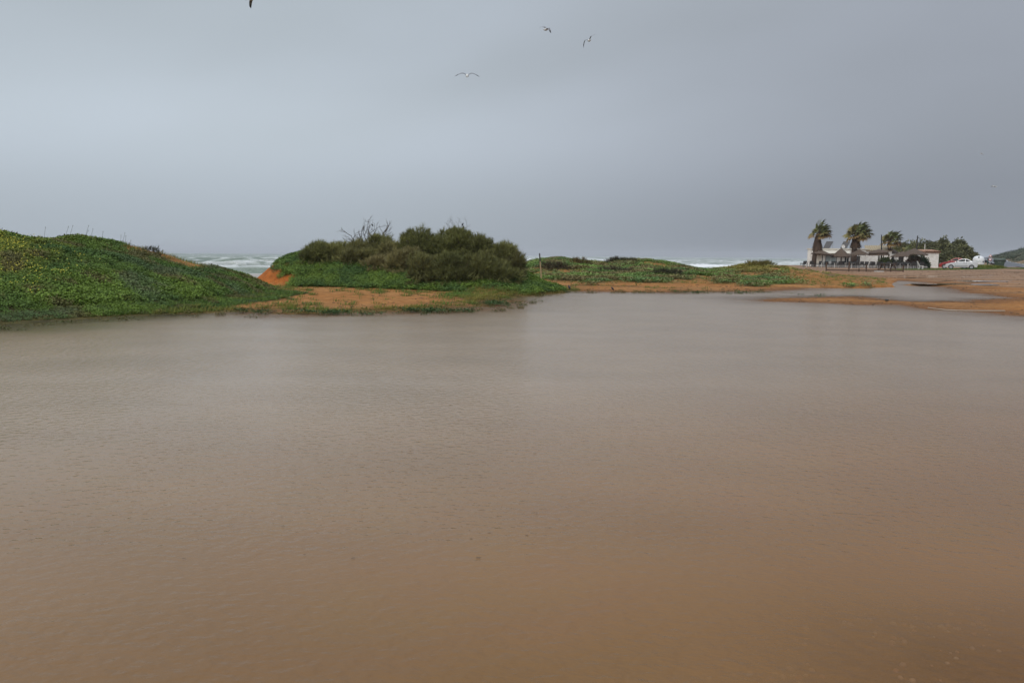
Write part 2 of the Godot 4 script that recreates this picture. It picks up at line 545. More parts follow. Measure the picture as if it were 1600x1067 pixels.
# fan-shaped palm leaf on its stalk, growing along +Y and swept towards +X
func fan_leaf(seed_: int) -> Array:
	var r := RandomNumberGenerator.new()
	r.seed = seed_
	var stalk := begin()
	rod(stalk, Vector3.ZERO, Vector3(0, 0.75, 0), 0.05)
	var st := begin()
	for i in 22:
		var a := lerpf(-1.75, 1.75, i / 21.0) + r.randf_range(-0.05, 0.05)
		var dir := Vector3(sin(a), cos(a), 0)
		var side := Vector3(cos(a), -sin(a), 0.5).normalized() * 0.075
		var l := r.randf_range(0.95, 1.2) * (1.0 - 0.22 * absf(a) / 1.75)
		var base := Vector3(0, 0.75, 0)
		var mid := base + dir * l * 0.55 + Vector3(0, 0, 0.07)
		var tip := base + dir * l * 0.92 + Vector3(0.10, -0.10, r.randf_range(0.15, 0.42) * l)
		var t := r.randf_range(0.75, 1.25)
		st.set_color(Color(t, t, t * 0.9))
		tri(st, base, mid - side, mid + side, Vector3(0, 0, -1))
		tri(st, mid - side, mid + side, tip, Vector3(0, 0, -1))
	stalk.generate_normals()
	st.generate_normals()
	return [stalk.commit(), st.commit()]

func palm(label: String, at: Vector3, trunk_h: float, trunk_r: float, skirt_h: float, skirt_r: float, fronds: int, reach: float, lean: Vector3, wind: float, seed_: int) -> void:
	var r := RandomNumberGenerator.new()
	r.seed = seed_
	var t := thing("fan_palm", label, "palm tree", at)
	var st := begin(true)
	var pts := PackedVector3Array()
	var radii := PackedFloat32Array()
	for i in 15:
		var u := i / 14.0
		pts.append(Vector3(lean.x * u * u, trunk_h * u - 0.1, lean.z * u * u))
		radii.append(trunk_r * (1.25 - 0.45 * u) * r.randf_range(0.93, 1.08))
	tube(st, pts, radii, 10)
	put("trunk", st, paint(Color(0.075, 0.05, 0.036), 0.95), t)
	var top := Vector3(lean.x, trunk_h, lean.z)
	if skirt_h > 0.0:
		var sk := begin()
		for i in 320:
			var a := r.randf() * TAU
			var u := pow(r.randf(), 0.8)
			var y0 := trunk_h - 0.1 - u * skirt_h * 0.75
			var rr := trunk_r + (skirt_r - trunk_r) * (0.25 + 0.75 * u) * r.randf_range(0.5, 1.0)
			var c := Vector3(lean.x * 0.8, 0, lean.z * 0.8)
			var off := 0.22 * skirt_r * (0.5 + 0.5 * cos(a)) * u
			var p0 := c + Vector3(cos(a) * rr * 0.55, y0 + 0.2, sin(a) * rr * 0.55)
			var p1 := c + Vector3(cos(a) * rr + off, y0 - skirt_h * r.randf_range(0.15, 0.4), sin(a) * rr)
			var w := Vector3(-sin(a), 0, cos(a)) * r.randf_range(0.05, 0.11)
			var k := r.randf_range(0.6, 1.3)
			sk.set_color(Color(0.095 * k, 0.062 * k, 0.042 * k))
			quad(sk, p0 - w, p0 + w, p1 + w * 0.5, p1 - w * 0.5, Vector3(cos(a), 0.2, sin(a)))
		var s := put("dead_frond_skirt", sk, leaf_mat, t)
		s.set_meta("kind", "stuff")
	var kinds := [fan_leaf(seed_ + 1), fan_leaf(seed_ + 2), fan_leaf(seed_ + 3)]
	for i in fronds:
		var u := (i + 0.5) / fronds
		var a := i * 2.39996 + r.randf_range(-0.2, 0.2)
		var e := lerpf(1.25, -0.35, u)
		var dir := Vector3(cos(a) * cos(e), sin(e), sin(a) * cos(e))
		dir = (dir + Vector3(wind, 0.12 * wind, 0)).normalized()
		var face := Vector3(0.35 + wind * 0.3, -1.0, 0).normalized()
		var x := dir.cross(face).normalized()
		var l := reach * r.randf_range(0.85, 1.12) * (0.72 if dir.x < -0.15 else 1.0)
		var basis_ := Basis(x * l, dir * l, x.cross(dir) * l)
		var shade := r.randf_range(0.8, 1.2)
		var col := Color(0.135, 0.15, 0.045) * shade
		if u > 0.8:
			col = Color(0.24, 0.15, 0.055) * shade
		elif u > 0.55 or dir.x < -0.3:
			col = Color(0.18, 0.155, 0.05) * shade
		col.a = 1.0
		var m := paint(col, 0.65, 0.0, true)
		m.backlight_enabled = true
		m.backlight = Color(0.3, 0.3, 0.2)
		var f := put("frond", kinds[i % 3][1], m, t)
		f.transform = Transform3D(basis_, top)
		var s := put("stalk", kinds[i % 3][0], bark, f)
	return

# ---------------------------------------------------------------- birds
func gull_mesh(span: float, arch: float, sweep: float, droop_l: float, droop_r: float, dark_tip := true) -> ArrayMesh:
	# flies towards -Z, wings along X; one skin
	var st := begin(true)
	var white := Color(0.62, 0.62, 0.60)
	var grey := Color(0.20, 0.21, 0.23)
	var black := Color(0.02, 0.02, 0.022)
	st.set_color(white)
	var prof := PackedVector2Array([Vector2(0.0, 0.30), Vector2(0.012, 0.27), Vector2(0.035, 0.245), Vector2(0.042, 0.21), Vector2(0.04, 0.17), Vector2(0.078, 0.10), Vector2(0.092, 0.0), Vector2(0.078, -0.1), Vector2(0.035, -0.18), Vector2(0.018, -0.23)])
	lathe(st, prof, 10, Vector3.ZERO, Basis(Vector3.RIGHT, -PI / 2))
	for s in [[-0.035, 0.0], [0.035, 0.0]]:
		quad(st, Vector3(-0.02, 0.008, 0.2), Vector3(0.02, 0.008, 0.2), Vector3(0.075, 0.004, 0.34), Vector3(-0.075, 0.004, 0.34), Vector3.UP)
	quad(st, Vector3(-0.02, -0.004, 0.2), Vector3(0.02, -0.004, 0.2), Vector3(0.075, 0.0, 0.34), Vector3(-0.075, 0.0, 0.34), Vector3.DOWN)
	st.set_color(Color(0.5, 0.33, 0.05))
	lathe(st, PackedVector2Array([Vector2(0.0, 0.36), Vector2(0.011, 0.33), Vector2(0.014, 0.28)]), 6, Vector3(0, -0.004, 0), Basis(Vector3.RIGHT, -PI / 2))
	st.set_color(white)
	for sx in [-1.0, 1.0]:
		var dr := droop_l if sx < 0 else droop_r
		var lead := []
		var trail := []
		for i in 9:
			var u := i / 8.0
			var x: float = sx * (0.03 + u * span * 0.5)
			var y := arch * sin(minf(u / 0.42, 1.0) * PI * 0.5) - dr * pow(maxf(0.0, u - 0.4) / 0.6, 1.5)
			var zc := -0.10 + sweep * pow(maxf(0.0, u - 0.4), 1.2) - 0.06 * sin(minf(u / 0.45, 1.0) * PI)
			var chord := 0.21 * (1.0 - 0.25 * u) * sqrt(maxf(0.0, 1.0 - pow(u, 5.0))) + 0.006
			lead.append(Vector3(x, y + 0.03, zc))
			trail.append(Vector3(x, y + 0.022, zc + chord))
		for i in 8:
			for top in [1.0, -1.0]:
				var c := grey if top > 0 else Color(0.13, 0.13, 0.12)
				if dark_tip and i >= 6: c = black
				st.set_color(c)
				var o := Vector3(0, 0.013 * top * (1.0 - i / 9.0), 0)
				var o2 := Vector3(0, 0.013 * top * (1.0 - (i + 1) / 9.0), 0)
				quad(st, lead[i] + o, lead[i + 1] + o2, trail[i + 1] + o2 * 0.3, trail[i] + o * 0.3, Vector3(0, top, 0))
	st.generate_normals()
	return st.commit()

func perched_mesh(tall: float, upright: float, body: Color, head: Color) -> ArrayMesh:
	var st := begin(true)
	var b := Basis(Vector3.BACK, upright)
	st.set_color(body)
	var prof := PackedVector2Array([Vector2(0.0, 1.0), Vector2(0.07, 0.98), Vector2(0.115, 0.92), Vector2(0.11, 0.84), Vector2(0.10, 0.78), Vector2(0.17, 0.66), Vector2(0.20, 0.5), Vector2(0.17, 0.32), Vector2(0.10, 0.16), Vector2(0.05, 0.06), Vector2(0.0, 0.04)])
	var scaled := PackedVector2Array()
	for p in prof: scaled.append(p * tall * Vector2(1, 0.85))
	lathe(st, scaled, 10, Vector3(0, tall * 0.18, 0), b)
	quad(st, Vector3(0, tall * 0.18, 0) + b * Vector3(-0.02, 0.2, -0.05) * tall, Vector3(0, tall * 0.18, 0) + b * Vector3(-0.02, 0.2, 0.05) * tall, Vector3(0, tall * 0.18, 0) + b * Vector3(0.02, -0.28, 0.06) * tall, Vector3(0, tall * 0.18, 0) + b * Vector3(0.02, -0.28, -0.06) * tall, Vector3.RIGHT)
	st.set_color(head)
	lathe(st, PackedVector2Array([Vector2(0.0, 0.2 * tall), Vector2(0.035 * tall, 0.08 * tall), Vector2(0.04 * tall, 0.0)]), 6, Vector3(0, tall * 0.18, 0) + b * Vector3(-0.08, 0.78, 0) * tall, Basis(Vector3.BACK, upright + 1.5))
	st.set_color(Color(0.12, 0.05, 0.04))
	for z in [-0.05, 0.05]:
		tube(st, PackedVector3Array([Vector3(0, tall * 0.32, z * tall), Vector3(0.0, 0, z * tall), Vector3(-0.06 * tall, 0, z * tall)]), PackedFloat32Array([0.022 * tall, 0.018 * tall, 0.012 * tall]), 5)
	st.generate_normals()
	return st.commit()

# ---------------------------------------------------------------- cars
func car(called: String, label: String, at: Vector3, turn: float, colour: Color, long: float, tall: float, hatch: float) -> void:
	var t := thing(called, label, "car", at, turn)
	var kx := long / 3.84
	var ky := tall / 1.37
	var body_m := paint(colour, 0.32, 0.25)
	body_m.clearcoat_enabled = true
	body_m.clearcoat = 0.6
	body_m.clearcoat_roughness = 0.1
	var glass := paint(Color(0.018, 0.022, 0.025), 0.3)
	glass.metallic_specular = 0.25
	var black := paint(Color(0.018, 0.018, 0.018), 0.8)
	var prof := PackedVector2Array([Vector2(-1.84, 0.22), Vector2(-1.92, 0.34), Vector2(-1.92, 0.5), Vector2(-1.86, 0.62), Vector2(-1.7, 0.72), Vector2(-1.3, 0.83), Vector2(-0.78, 0.92), Vector2(0.9, 0.98), Vector2(1.45, 0.99), Vector2(1.8, 0.95), Vector2(1.9, 0.8), Vector2(1.93, 0.5), Vector2(1.86, 0.26)])
	for c in [1.22, -1.22]:
		for i in 9:
			var a := i * PI / 8.0
			prof.append(Vector2(c + cos(a) * 0.345, 0.24 + sin(a) * 0.385))
	for i in prof.size(): prof[i] *= Vector2(kx, ky)
	var inset := PackedVector2Array()
	for i in prof.size():
		var p := prof[i]
		var e := 0.035
		var dir := (prof[(i + 1) % prof.size()] - prof[i - 1]).normalized()
		inset.append(p + Vector2(dir.y, -dir.x) * e * -1.0 if false else p.lerp(Vector2(clampf(p.x, -1.5 * kx, 1.5 * kx), 0.62 * ky), 0.05))
	var st := begin()
	var idx := Geometry2D.triangulate_polygon(inset)
	for s in [-1.0, 1.0]:
		for i in range(0, idx.size(), 3):
			var p := [inset[idx[i]], inset[idx[i + 1]], inset[idx[i + 2]]]
			tri(st, Vector3(p[0].x, p[0].y, s * (0.85 - 0.05 * absf(p[0].y - 0.55))), Vector3(p[1].x, p[1].y, s * (0.85 - 0.05 * absf(p[1].y - 0.55))), Vector3(p[2].x, p[2].y, s * (0.85 - 0.05 * absf(p[2].y - 0.55))), Vector3(0, 0, s))
	for i in prof.size():
		var j := (i + 1) % prof.size()
		var e := prof[j] - prof[i]
		var o := Vector3(-e.y, e.x, 0)
		quad(st, Vector3(prof[i].x, prof[i].y, -0.79), Vector3(prof[j].x, prof[j].y, -0.79), Vector3(prof[j].x, prof[j].y, 0.79), Vector3(prof[i].x, prof[i].y, 0.79), o)
		for s in [-1.0, 1.0]:
			quad(st, Vector3(prof[i].x, prof[i].y, s * 0.79), Vector3(prof[j].x, prof[j].y, s * 0.79), Vector3(inset[j].x, inset[j].y, s * (0.85 - 0.05 * absf(inset[j].y - 0.55))), Vector3(inset[i].x, inset[i].y, s * (0.85 - 0.05 * absf(inset[i].y - 0.55))), o + Vector3(0, 0, s))
	put("body", st, body_m, t)
	var roof := PackedVector2Array([Vector2(-0.86, 0.9), Vector2(-0.12, 1.31), Vector2(0.12, 1.365), Vector2(0.45, 1.37), Vector2(0.72, 1.33), Vector2(1.28 + hatch, 1.02), Vector2(1.36 + hatch, 0.96)])
	for i in roof.size(): roof[i] *= Vector2(kx, ky)
	var wide := func(y: float) -> float: return lerpf(0.77, 0.56, clampf((y / ky - 0.9) / 0.47, 0.0, 1.0))
	var cab := begin()
	for s in [-1.0, 1.0]:
		var ti := Geometry2D.triangulate_polygon(roof)
		for i in range(0, ti.size(), 3):
			var a := roof[ti[i]]; var b := roof[ti[i + 1]]; var c := roof[ti[i + 2]]
			tri(cab, Vector3(a.x, a.y, s * wide.call(a.y)), Vector3(b.x, b.y, s * wide.call(b.y)), Vector3(c.x, c.y, s * wide.call(c.y)), Vector3(0, 0, s))
	for i in roof.size() - 1:
		var a := roof[i]; var b := roof[i + 1]
		quad(cab, Vector3(a.x, a.y, -wide.call(a.y)), Vector3(b.x, b.y, -wide.call(b.y)), Vector3(b.x, b.y, wide.call(b.y)), Vector3(a.x, a.y, wide.call(a.y)), Vector3(a.y - b.y, b.x - a.x, 0))
	put("roof", cab, body_m, t)
	var panes := [PackedVector2Array([Vector2(-0.62, 0.985), Vector2(-0.1, 1.265), Vector2(0.12, 1.31), Vector2(0.42, 1.315), Vector2(0.42, 1.0)]), PackedVector2Array([Vector2(0.48, 1.0), Vector2(0.48, 1.312), Vector2(0.68, 1.275), Vector2(1.0 + hatch * 0.6, 1.12), Vector2(1.08 + hatch * 0.6, 1.03)])]
	for s in [-1.0, 1.0]:
		for pane in panes:
			var w := begin()
			var ti := Geometry2D.triangulate_polygon(pane)
			for i in range(0, ti.size(), 3):
				var q := []
				for k in 3:
					var p: Vector2 = pane[ti[i + k]] * Vector2(kx, ky)
					q.append(Vector3(p.x, p.y, s * (wide.call(p.y) + 0.008)))
				tri(w, q[0], q[1], q[2], Vector3(0, 0, s))
			put("side_window", w, glass, t)
	var shield := begin()
	var a0 := roof[0].lerp(roof[1], 0.1); var a1 := roof[0].lerp(roof[1], 0.95)
	var up := Vector3(-0.008, 0.012, 0)
	quad(shield, Vector3(a0.x, a0.y, -0.68) + up, Vector3(a1.x, a1.y, -0.54) + up, Vector3(a1.x, a1.y, 0.54) + up, Vector3(a0.x, a0.y, 0.68) + up, Vector3(-1, 1, 0))
	put("windscreen", shield, glass, t)
	var back := begin()
	a0 = roof[4].lerp(roof[5], 0.12); a1 = roof[4].lerp(roof[5], 0.9)
	up = Vector3(0.008, 0.012, 0)
	quad(back, Vector3(a0.x, a0.y, -0.54) + up, Vector3(a1.x, a1.y, -0.66) + up, Vector3(a1.x, a1.y, 0.66) + up, Vector3(a0.x, a0.y, 0.54) + up, Vector3(1, 1, 0))
	put("rear_window", back, glass, t)
	var tyre := begin(true)
	lathe(tyre, PackedVector2Array([Vector2(0.2, -0.085), Vector2(0.28, -0.095), Vector2(0.305, -0.07), Vector2(0.31, 0), Vector2(0.305, 0.07), Vector2(0.28, 0.095), Vector2(0.2, 0.085)]), 24, Vector3.ZERO, Basis(Vector3.RIGHT, PI / 2))
	tyre.generate_normals()
	var tyre_mesh := tyre.commit()
	var rim := begin()
	lathe(rim, PackedVector2Array([Vector2(0.185, 0.03), Vector2(0.195, 0.09), Vector2(0.17, 0.09), Vector2(0.155, 0.05)]), 24, Vector3.ZERO, Basis(Vector3.RIGHT, PI / 2))
	for i in 5:
		var an := TAU * i / 5.0
		box(rim, Vector3(cos(an) * 0.1, sin(an) * 0.1, 0.06), Vector3(0.2, 0.075, 0.03), Basis(Vector3.BACK, an))
	rim.generate_normals()
	var rim_mesh := rim.commit()
	var rim_m := paint(Color(0.55, 0.56, 0.58), 0.35, 0.4)
	for wx in [-1.22, 1.22]:
		for s in [-1.0, 1.0]:
			var w := put("wheel", tyre_mesh, black, t)
			w.position = Vector3(wx * kx, 0.31, s * 0.755)
			if s < 0: w.rotation.y = PI
			put("rim", rim_mesh, rim_m, w)
	for s in [-1.0, 1.0]:
		var hl := begin()
		ball(hl, Vector3(-1.74 * kx, 0.66 * ky, s * 0.62), Vector3(0.15, 0.065, 0.16), Basis(Vector3.BACK, 0.35))
		put("headlight", hl, paint(Color(0.45, 0.47, 0.48), 0.1, 0.3), t)
		var tl := begin()
		ball(tl, Vector3(1.80 * kx, 0.80 * ky, s * 0.70), Vector3(0.13, 0.085, 0.14), Basis(Vector3.BACK, -0.3))
		put("tail_light", tl, paint(Color(0.35, 0.02, 0.02), 0.15), t)
		var mi := begin()
		ball(mi, Vector3(-0.56 * kx, 1.0 * ky, s * 0.86), Vector3(0.07, 0.065, 0.1))
		put("wing_mirror", mi, black, t)
		var dh := begin()
		box(dh, Vector3(0.32 * kx, 0.83 * ky, s * 0.845), Vector3(0.18, 0.03, 0.03))
		put("door_handle", dh, black, t)
		var seam := begin()
		for e in [[Vector3(-0.72, 0.35, 0), Vector3(-0.78, 0.92, 0)], [Vector3(0.55, 0.35, 0), Vector3(0.58, 0.95, 0)]]:
			rod(seam, e[0] * Vector3(kx, ky, 1) + Vector3(0, 0, s * 0.848), e[1] * Vector3(kx, ky, 1) + Vector3(0, 0, s * 0.842), 0.014)
		put("door_seam", seam, black, t)
		var skirt := begin()
		box(skirt, Vector3(0, 0.40 * ky, s * 0.852), Vector3(1.5 * kx, 0.055, 0.014))
		put("side_trim", skirt, paint(Color(0.10, 0.09, 0.09), 0.6), t)

# ---------------------------------------------------------------- the scene
func _ready() -> void:
	# camera
	var cam := Camera3D.new()
	cam.name = "camera"
	cam.position = Vector3(0, 1.55, 0)
	cam.rotation = Vector3(deg_to_rad(-6.2), 0, 0.0085)
	cam.fov = rad_to_deg(2.0 * atan(533.5 / 1244.0))
	cam.far = 9000.0
	cam.near = 0.05
	add_child(cam)
	# overcast sky: brighter to the left, a rain-dark bank to the right, brighter towards the zenith
	var veil := noise(1.1, 5, 8)
	var w := 512
	var hh := 256
	var img := Image.create_empty(w, hh, false, Image.FORMAT_RGBF)
	for j in hh:
		var e := (0.5 - (j + 0.5) / hh) * PI
		for i in w:
			var a := (i + 0.5) / w * TAU
			if a > PI: a -= TAU
			var dir := Vector3(sin(a) * cos(e), sin(e), -cos(a) * cos(e))
			var dark := pow(smoothstep(-0.5, 0.55, dir.x), 1.5)
			var up := maxf(dir.y, 0.0)
			var l := lerpf(lerpf(0.425, 0.212, dark), lerpf(0.48, 0.365, dark), minf(up / 0.3, 1.0)) + 0.95 * maxf(0.0, up - 0.3)
			l += lerpf(0.095, 0.035, dark) * exp(-pow((up - 0.14) / 0.075, 2.0))
			l *= 1.06
			var n := veil.get_noise_3d(dir.x * 1.3, dir.y * 5.0 - dir.x * 0.8, dir.z * 1.3)
			l *= 1.0 + 0.12 * n * smoothstep(0.02, 0.25, up + 0.03)
			var blue := lerpf(1.105, 1.15, clampf(dark + 0.5 * n, 0.0, 1.0))
			img.set_pixel(i, j, Color(l * lerpf(0.885, 0.912, dark), l, l * blue))
	var sky_m := PanoramaSkyMaterial.new()
	sky_m.panorama = ImageTexture.create_from_image(img)
	var sky := Sky.new()
	sky.sky_material = sky_m
	var env := Environment.new()
	env.background_mode = Environment.BG_SKY
	env.sky = sky
	env.tonemap_mode = Environment.TONE_MAPPER_LINEAR
	env.tonemap_exposure = 1.0
	env.sdfgi_enabled = true
	env.ssao_enabled = true
	env.ssil_enabled = true
	env.fog_enabled = true
	env.fog_density = 0.00018
	env.fog_light_color = Color(0.90, 0.91, 0.94)
	var we := WorldEnvironment.new()
	we.name = "world_environment"
	we.environment = env
	add_child(we)
	var sun := DirectionalLight3D.new()
	sun.name = "sun"
	sun.light_energy = 0.48
	sun.light_color = Color(1.0, 0.97, 0.93)
	sun.light_angular_distance = 40.0
	sun.rotation_degrees = Vector3(-40, -28, 0)
	sun.shadow_enabled = true
	add_child(sun)

	setting()
	plants()
	terrace()
	roadside()
	creatures()

func setting() -> void:
	# ground: one sheet
	gx = axis(-21.0, 44.0, 0.24, -2600.0, 2600.0, 1.07)
	gd = axis(13.0, 80.0, 0.24, -300.0, 3200.0, 1.07)
	var nx := gx.size()
	var nd := gd.size()
	gh.resize(nx * nd)
	var cols := PackedColorArray()
	cols.resize(nx * nd)
	var sand := Color(0.45, 0.195, 0.055)
	var pale := Color(0.49, 0.245, 0.088)
	var mud := Color(0.25, 0.115, 0.046)
	var brown := Color(0.40, 0.26, 0.175)
	var soil := Color(0.060, 0.058, 0.022)
	var turf := Color(0.115, 0.105, 0.028)
	for j in nd:
		var d := gd[j]
		for i in nx:
			var x := gx[i]
			var y := ground_height(x, d)
			var k := j * nx + i
			gh[k] = y
			var p := patch.get_noise_2d(x + 50.0, d)
			var f := fine.get_noise_2d(x * 1.7, d * 1.7)
			var c := sand.lerp(pale, clampf(0.4 + p * 0.9 + f * 0.4, 0.0, 1.0))
			if x < -9.6 and x > -13.0 and d > 33.5 and d < 40.0 and y > 0.2:
				c = c.lerp(Color(0.46, 0.135, 0.026), 0.85 + 0.15 * f)
			c = c * (1.0 + 0.22 * f + 0.20 * patch.get_noise_2d(x * 2.6, d * 4.5))
			c.a = 1.0
			if x > 20.0:
				c = c.lerp(brown, smoothstep(21.0, 36.0, x + p * 6.0) * 0.92)
				var wet := smoothstep(0.12, 0.32, patch.get_noise_2d(x * 0.8 + 300.0, d * 3.2)) * (1.0 - smoothstep(95.0, 110.0, d))
				c = c.lerp(Color(0.20, 0.125, 0.08), wet * 0.85)
			c = c.lerp(mud, 1.0 - smoothstep(0.0, 0.05 + 0.03 * f, y)) if y < 0.09 else c
			if d < 70.0 and absf(x) < 60.0 or x > -60.0 and x < 60.0 and d < 90.0:
				var g := cover(x, d)
				c = c.lerp(turf, clampf(g.y * 0.75, 0.0, 1.0)).lerp(soil, clampf(g.x * 1.1, 0.0, 1.0))
				if d < 42.0 and x < 3.0 and y > 0.004 and y < 0.014 + 0.02 * f:
					c = c.lerp(Color(0.135, 0.105, 0.024), 0.75)
			elif land(x, d) < 55.0:
				c = Color(0.34, 0.24, 0.15)
			if x > 45.0 and x < 84.0 and d > 95.0 and d < 128.0:
				c = c.lerp(Color(0.10, 0.12, 0.032), clampf(smoothstep(0.1, 0.4, verge(x, d)) + 0.7 * smoothstep(3.5, 1.5, absf(d - (99.5 + (x - 50.0) * 0.78))), 0.0, 1.0))
			if x > road_x(d) + 4.0 and d > 120.0:
				c = c.lerp(Color(0.10, 0.095, 0.05).lerp(Color(0.055, 0.075, 0.035), clampf(0.5 + p + 0.08 * (y - 2.0), 0.0, 1.0)), smoothstep(0.3, 0.6, y + p * 0.2))
			cols[k] = c
	var gm := paint(Color.WHITE, 0.86, 0.0, true)
	gm.metallic_specular = 0.28
	gm.albedo_texture = noise_tex(noise(0.02, 5, 21), 512, Color(0.72, 0.70, 0.66), Color(1, 1, 1))
	gm.uv1_triplanar = true
	gm.uv1_world_triplanar = true
	gm.uv1_scale = Vector3(0.31, 0.31, 0.31)
	gm.heightmap_enabled = true
	gm.heightmap_texture = noise_tex(noise(0.05, 4, 22), 512, Color.BLACK, Color.WHITE)
	gm.heightmap_scale = 6.0
	var ground := put("ground", sheet(gx, gd, gh, cols), gm)
	mark(ground, "orange sand, muddy pool bed, low dunes and far hill", "ground", "", "structure")

	# flood water
	var wx := axis(-22.0, 32.0, 0.3, -75.0, 75.0, 1.12)
	var wd := axis(2.0, 58.0, 0.3, -45.0, 62.0, 1.15)
	var wh := PackedFloat32Array(); wh.resize(wx.size() * wd.size())
	var wc := PackedColorArray(); wc.resize(wh.size())
	var keep := PackedByteArray(); keep.resize(wh.size())
	var swell := noise(0.5, 3, 31)
	var cloudy := noise(0.07, 3, 32)
	for j in wd.size():
		for i in wx.size():
			var k := j * wx.size() + i
			var depth := -ground_height(wx[i], wd[j])
			wh[k] = swell.get_noise_2d(wx[i] * 0.6, wd[j] * 1.3) * 0.009
			keep[k] = 1 if depth > -0.05 and wd[j] < 59.0 else 0
			var mix_ := clampf(0.5 + cloudy.get_noise_2d(wx[i], wd[j]) * 1.1, 0.0, 1.0)
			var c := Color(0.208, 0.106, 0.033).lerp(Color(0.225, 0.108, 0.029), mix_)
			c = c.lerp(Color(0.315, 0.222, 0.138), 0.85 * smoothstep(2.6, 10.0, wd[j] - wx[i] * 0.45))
			c = c.lerp(Color(0.135, 0.110, 0.036), 0.85 * smoothstep(0.16, 0.05, depth + 0.06 * cloudy.get_noise_2d(wx[i] * 4.0, wd[j] * 6.0)) * smoothstep(-6.5, -9.5, wx[i]))  # olive reflection of the left dune, painted into the water colour along its shore
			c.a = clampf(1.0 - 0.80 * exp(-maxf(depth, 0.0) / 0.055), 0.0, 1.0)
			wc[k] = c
	var pool_m := paint(Color.WHITE, 0.20, 0.0, true)
	pool_m.albedo_texture = noise_tex(noise(0.012, 3, 33), 256, Color(0.93, 0.93, 0.93), Color(1, 1, 1))
	pool_m.transparency = BaseMaterial3D.TRANSPARENCY_ALPHA
	pool_m.metallic_specular = 0.40
	pool_m.normal_enabled = true
	pool_m.normal_texture = noise_tex(noise(0.034, 3, 34), 2048, Color.BLACK, Color.WHITE, true, 5.0)
	pool_m.normal_scale = 0.40
	pool_m.uv1_scale = Vector3(0.11, 0.17, 1)
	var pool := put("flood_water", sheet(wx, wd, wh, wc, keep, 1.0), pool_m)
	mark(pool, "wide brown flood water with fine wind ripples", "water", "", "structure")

	# puddles on the sand beyond
	var pnames := ["long", "small", "far", "near", "thin", "roadside", "little"]
	for n in puddles.size():
		var q: Vector4 = puddles[n]
		var st := begin()
		var rim := PackedVector3Array()
		for i in 48:
			var a := TAU * i / 48.0
			var s := 1.0 + 0.16 * sin(a * 3.0 + n) + 0.1 * sin(a * 5.0 + n * 2.0)
			rim.append(Vector3(q.x + cos(a) * q.z * s, 0.094, -(q.y + sin(a) * q.w * s)))
		for i in 48:
			st.set_uv(Vector2(rim[i].x, rim[i].z))
			tri(st, Vector3(q.x, 0.094, -q.y), rim[i], rim[(i + 1) % 48], Vector3.UP)
		var pm := paint(Color(0.22, 0.125, 0.06), 0.05)
		pm.metallic_specular = 0.36
		mark(put("puddle", st, pm), pnames[n] + " shallow puddle on wet sand", "water", "puddles on the sand", "structure")

	# the sea
	var chop := noise(0.055, 4, 41)
	var froth := noise(0.09, 4, 42)
	var bend := noise(0.011, 2, 43)
	var crest := noise(0.016, 2, 44)
	var sheets := [[-170.0, 150.0, 0.75, 98.0, 340.0, 0.7], [-560.0, 460.0, 2.6, 339.0, 1100.0, 2.6], [-2600.0, 2200.0, 17.0, 1097.0, 4400.0, 17.0]]
	var sea_m := paint(Color.WHITE, 0.28, 0.0, true)
	sea_m.metallic_specular = 0.26
	sea_m.uv1_triplanar = true
	sea_m.uv1_world_triplanar = true
	sea_m.uv1_scale = Vector3(0.11, 0.11, 0.11)
	sea_m.heightmap_enabled = true
	sea_m.heightmap_texture = noise_tex(noise(0.03, 4, 45), 512, Color.BLACK, Color.WHITE)
	sea_m.heightmap_scale = 25.0
	var sea := Node3D.new()
	sea.name = "sea"
	add_child(sea)
	mark(sea, "rough grey green sea with breaking waves and white foam", "sea", "", "structure")
	for s in sheets:
		var xs := PackedFloat32Array()
		var ds := PackedFloat32Array()
		var p: float = s[0]
		while p < s[1]:
			xs.append(p); p += s[2]
		p = s[3]
		while p < s[4] + s[5]:
			ds.append(p); p += s[5]
		var ys := PackedFloat32Array(); ys.resize(xs.size() * ds.size())
		var cs := PackedColorArray(); cs.resize(ys.size())
		for j in ds.size():
			var d := ds[j]
			for i in xs.size():
				var x := xs[i]
				var k := j * xs.size() + i
				var off := d - 0.55 * (x + 12.0) * 0.5
				var u := off / 44.0 + bend.get_noise_2d(x * 0.7, d * 0.3) * 0.75
				var f := u - floorf(u)
				var surf := smoothstep(100.0, 150.0, off) * (1.0 - smoothstep(360.0, 900.0, off) * 0.75)
				var str_ := clampf(0.62 + crest.get_noise_2d(x, floorf(u) * 97.0) * 1.3, 0.0, 1.2)
				var shape := exp(-5.0 * f) if f < 0.86 else pow((f - 0.86) / 0.14, 1.6) + 0.013
				var c := chop.get_noise_2d(x * 0.6, d)
				ys[k] = -2.55 + surf * (1.75 * str_ * shape - 0.35) + c * 0.5
				var fr := froth.get_noise_2d(x * 0.55, d * 1.2)
				var wild := smoothstep(-50.0, 8.0, x - (d - 200.0) * 0.02) * (1.0 - 0.55 * smoothstep(75.0, 125.0, x))
				var foam := 0.0
				var lip := smoothstep(0.82, 0.90, f) + smoothstep(0.16, 0.0, f)
				lip = lerpf(smoothstep(0.965, 0.99, f) + smoothstep(0.035, 0.0, f), lip, wild)
				foam = maxf(foam, lip * smoothstep(0.35, 0.75, str_ + fr * 0.9 - 0.25 * (1.0 - wild)) * lerpf(0.75, 1.0, wild) * (1.0 if f < 0.2 or f > 0.95 else lerpf(0.10, 1.0, wild)))
				foam = maxf(foam, wild * smoothstep(-0.30, 0.22, fr + 0.42 * (1.0 - f) - 0.08 + 0.22 * crest.get_noise_2d(x * 0.4, d * 1.5)) * (1.0 - smoothstep(430.0, 1000.0, d) * 0.6))
				foam = maxf(foam, smoothstep(158.0, 128.0, d) * smoothstep(-0.30, 0.15, fr))
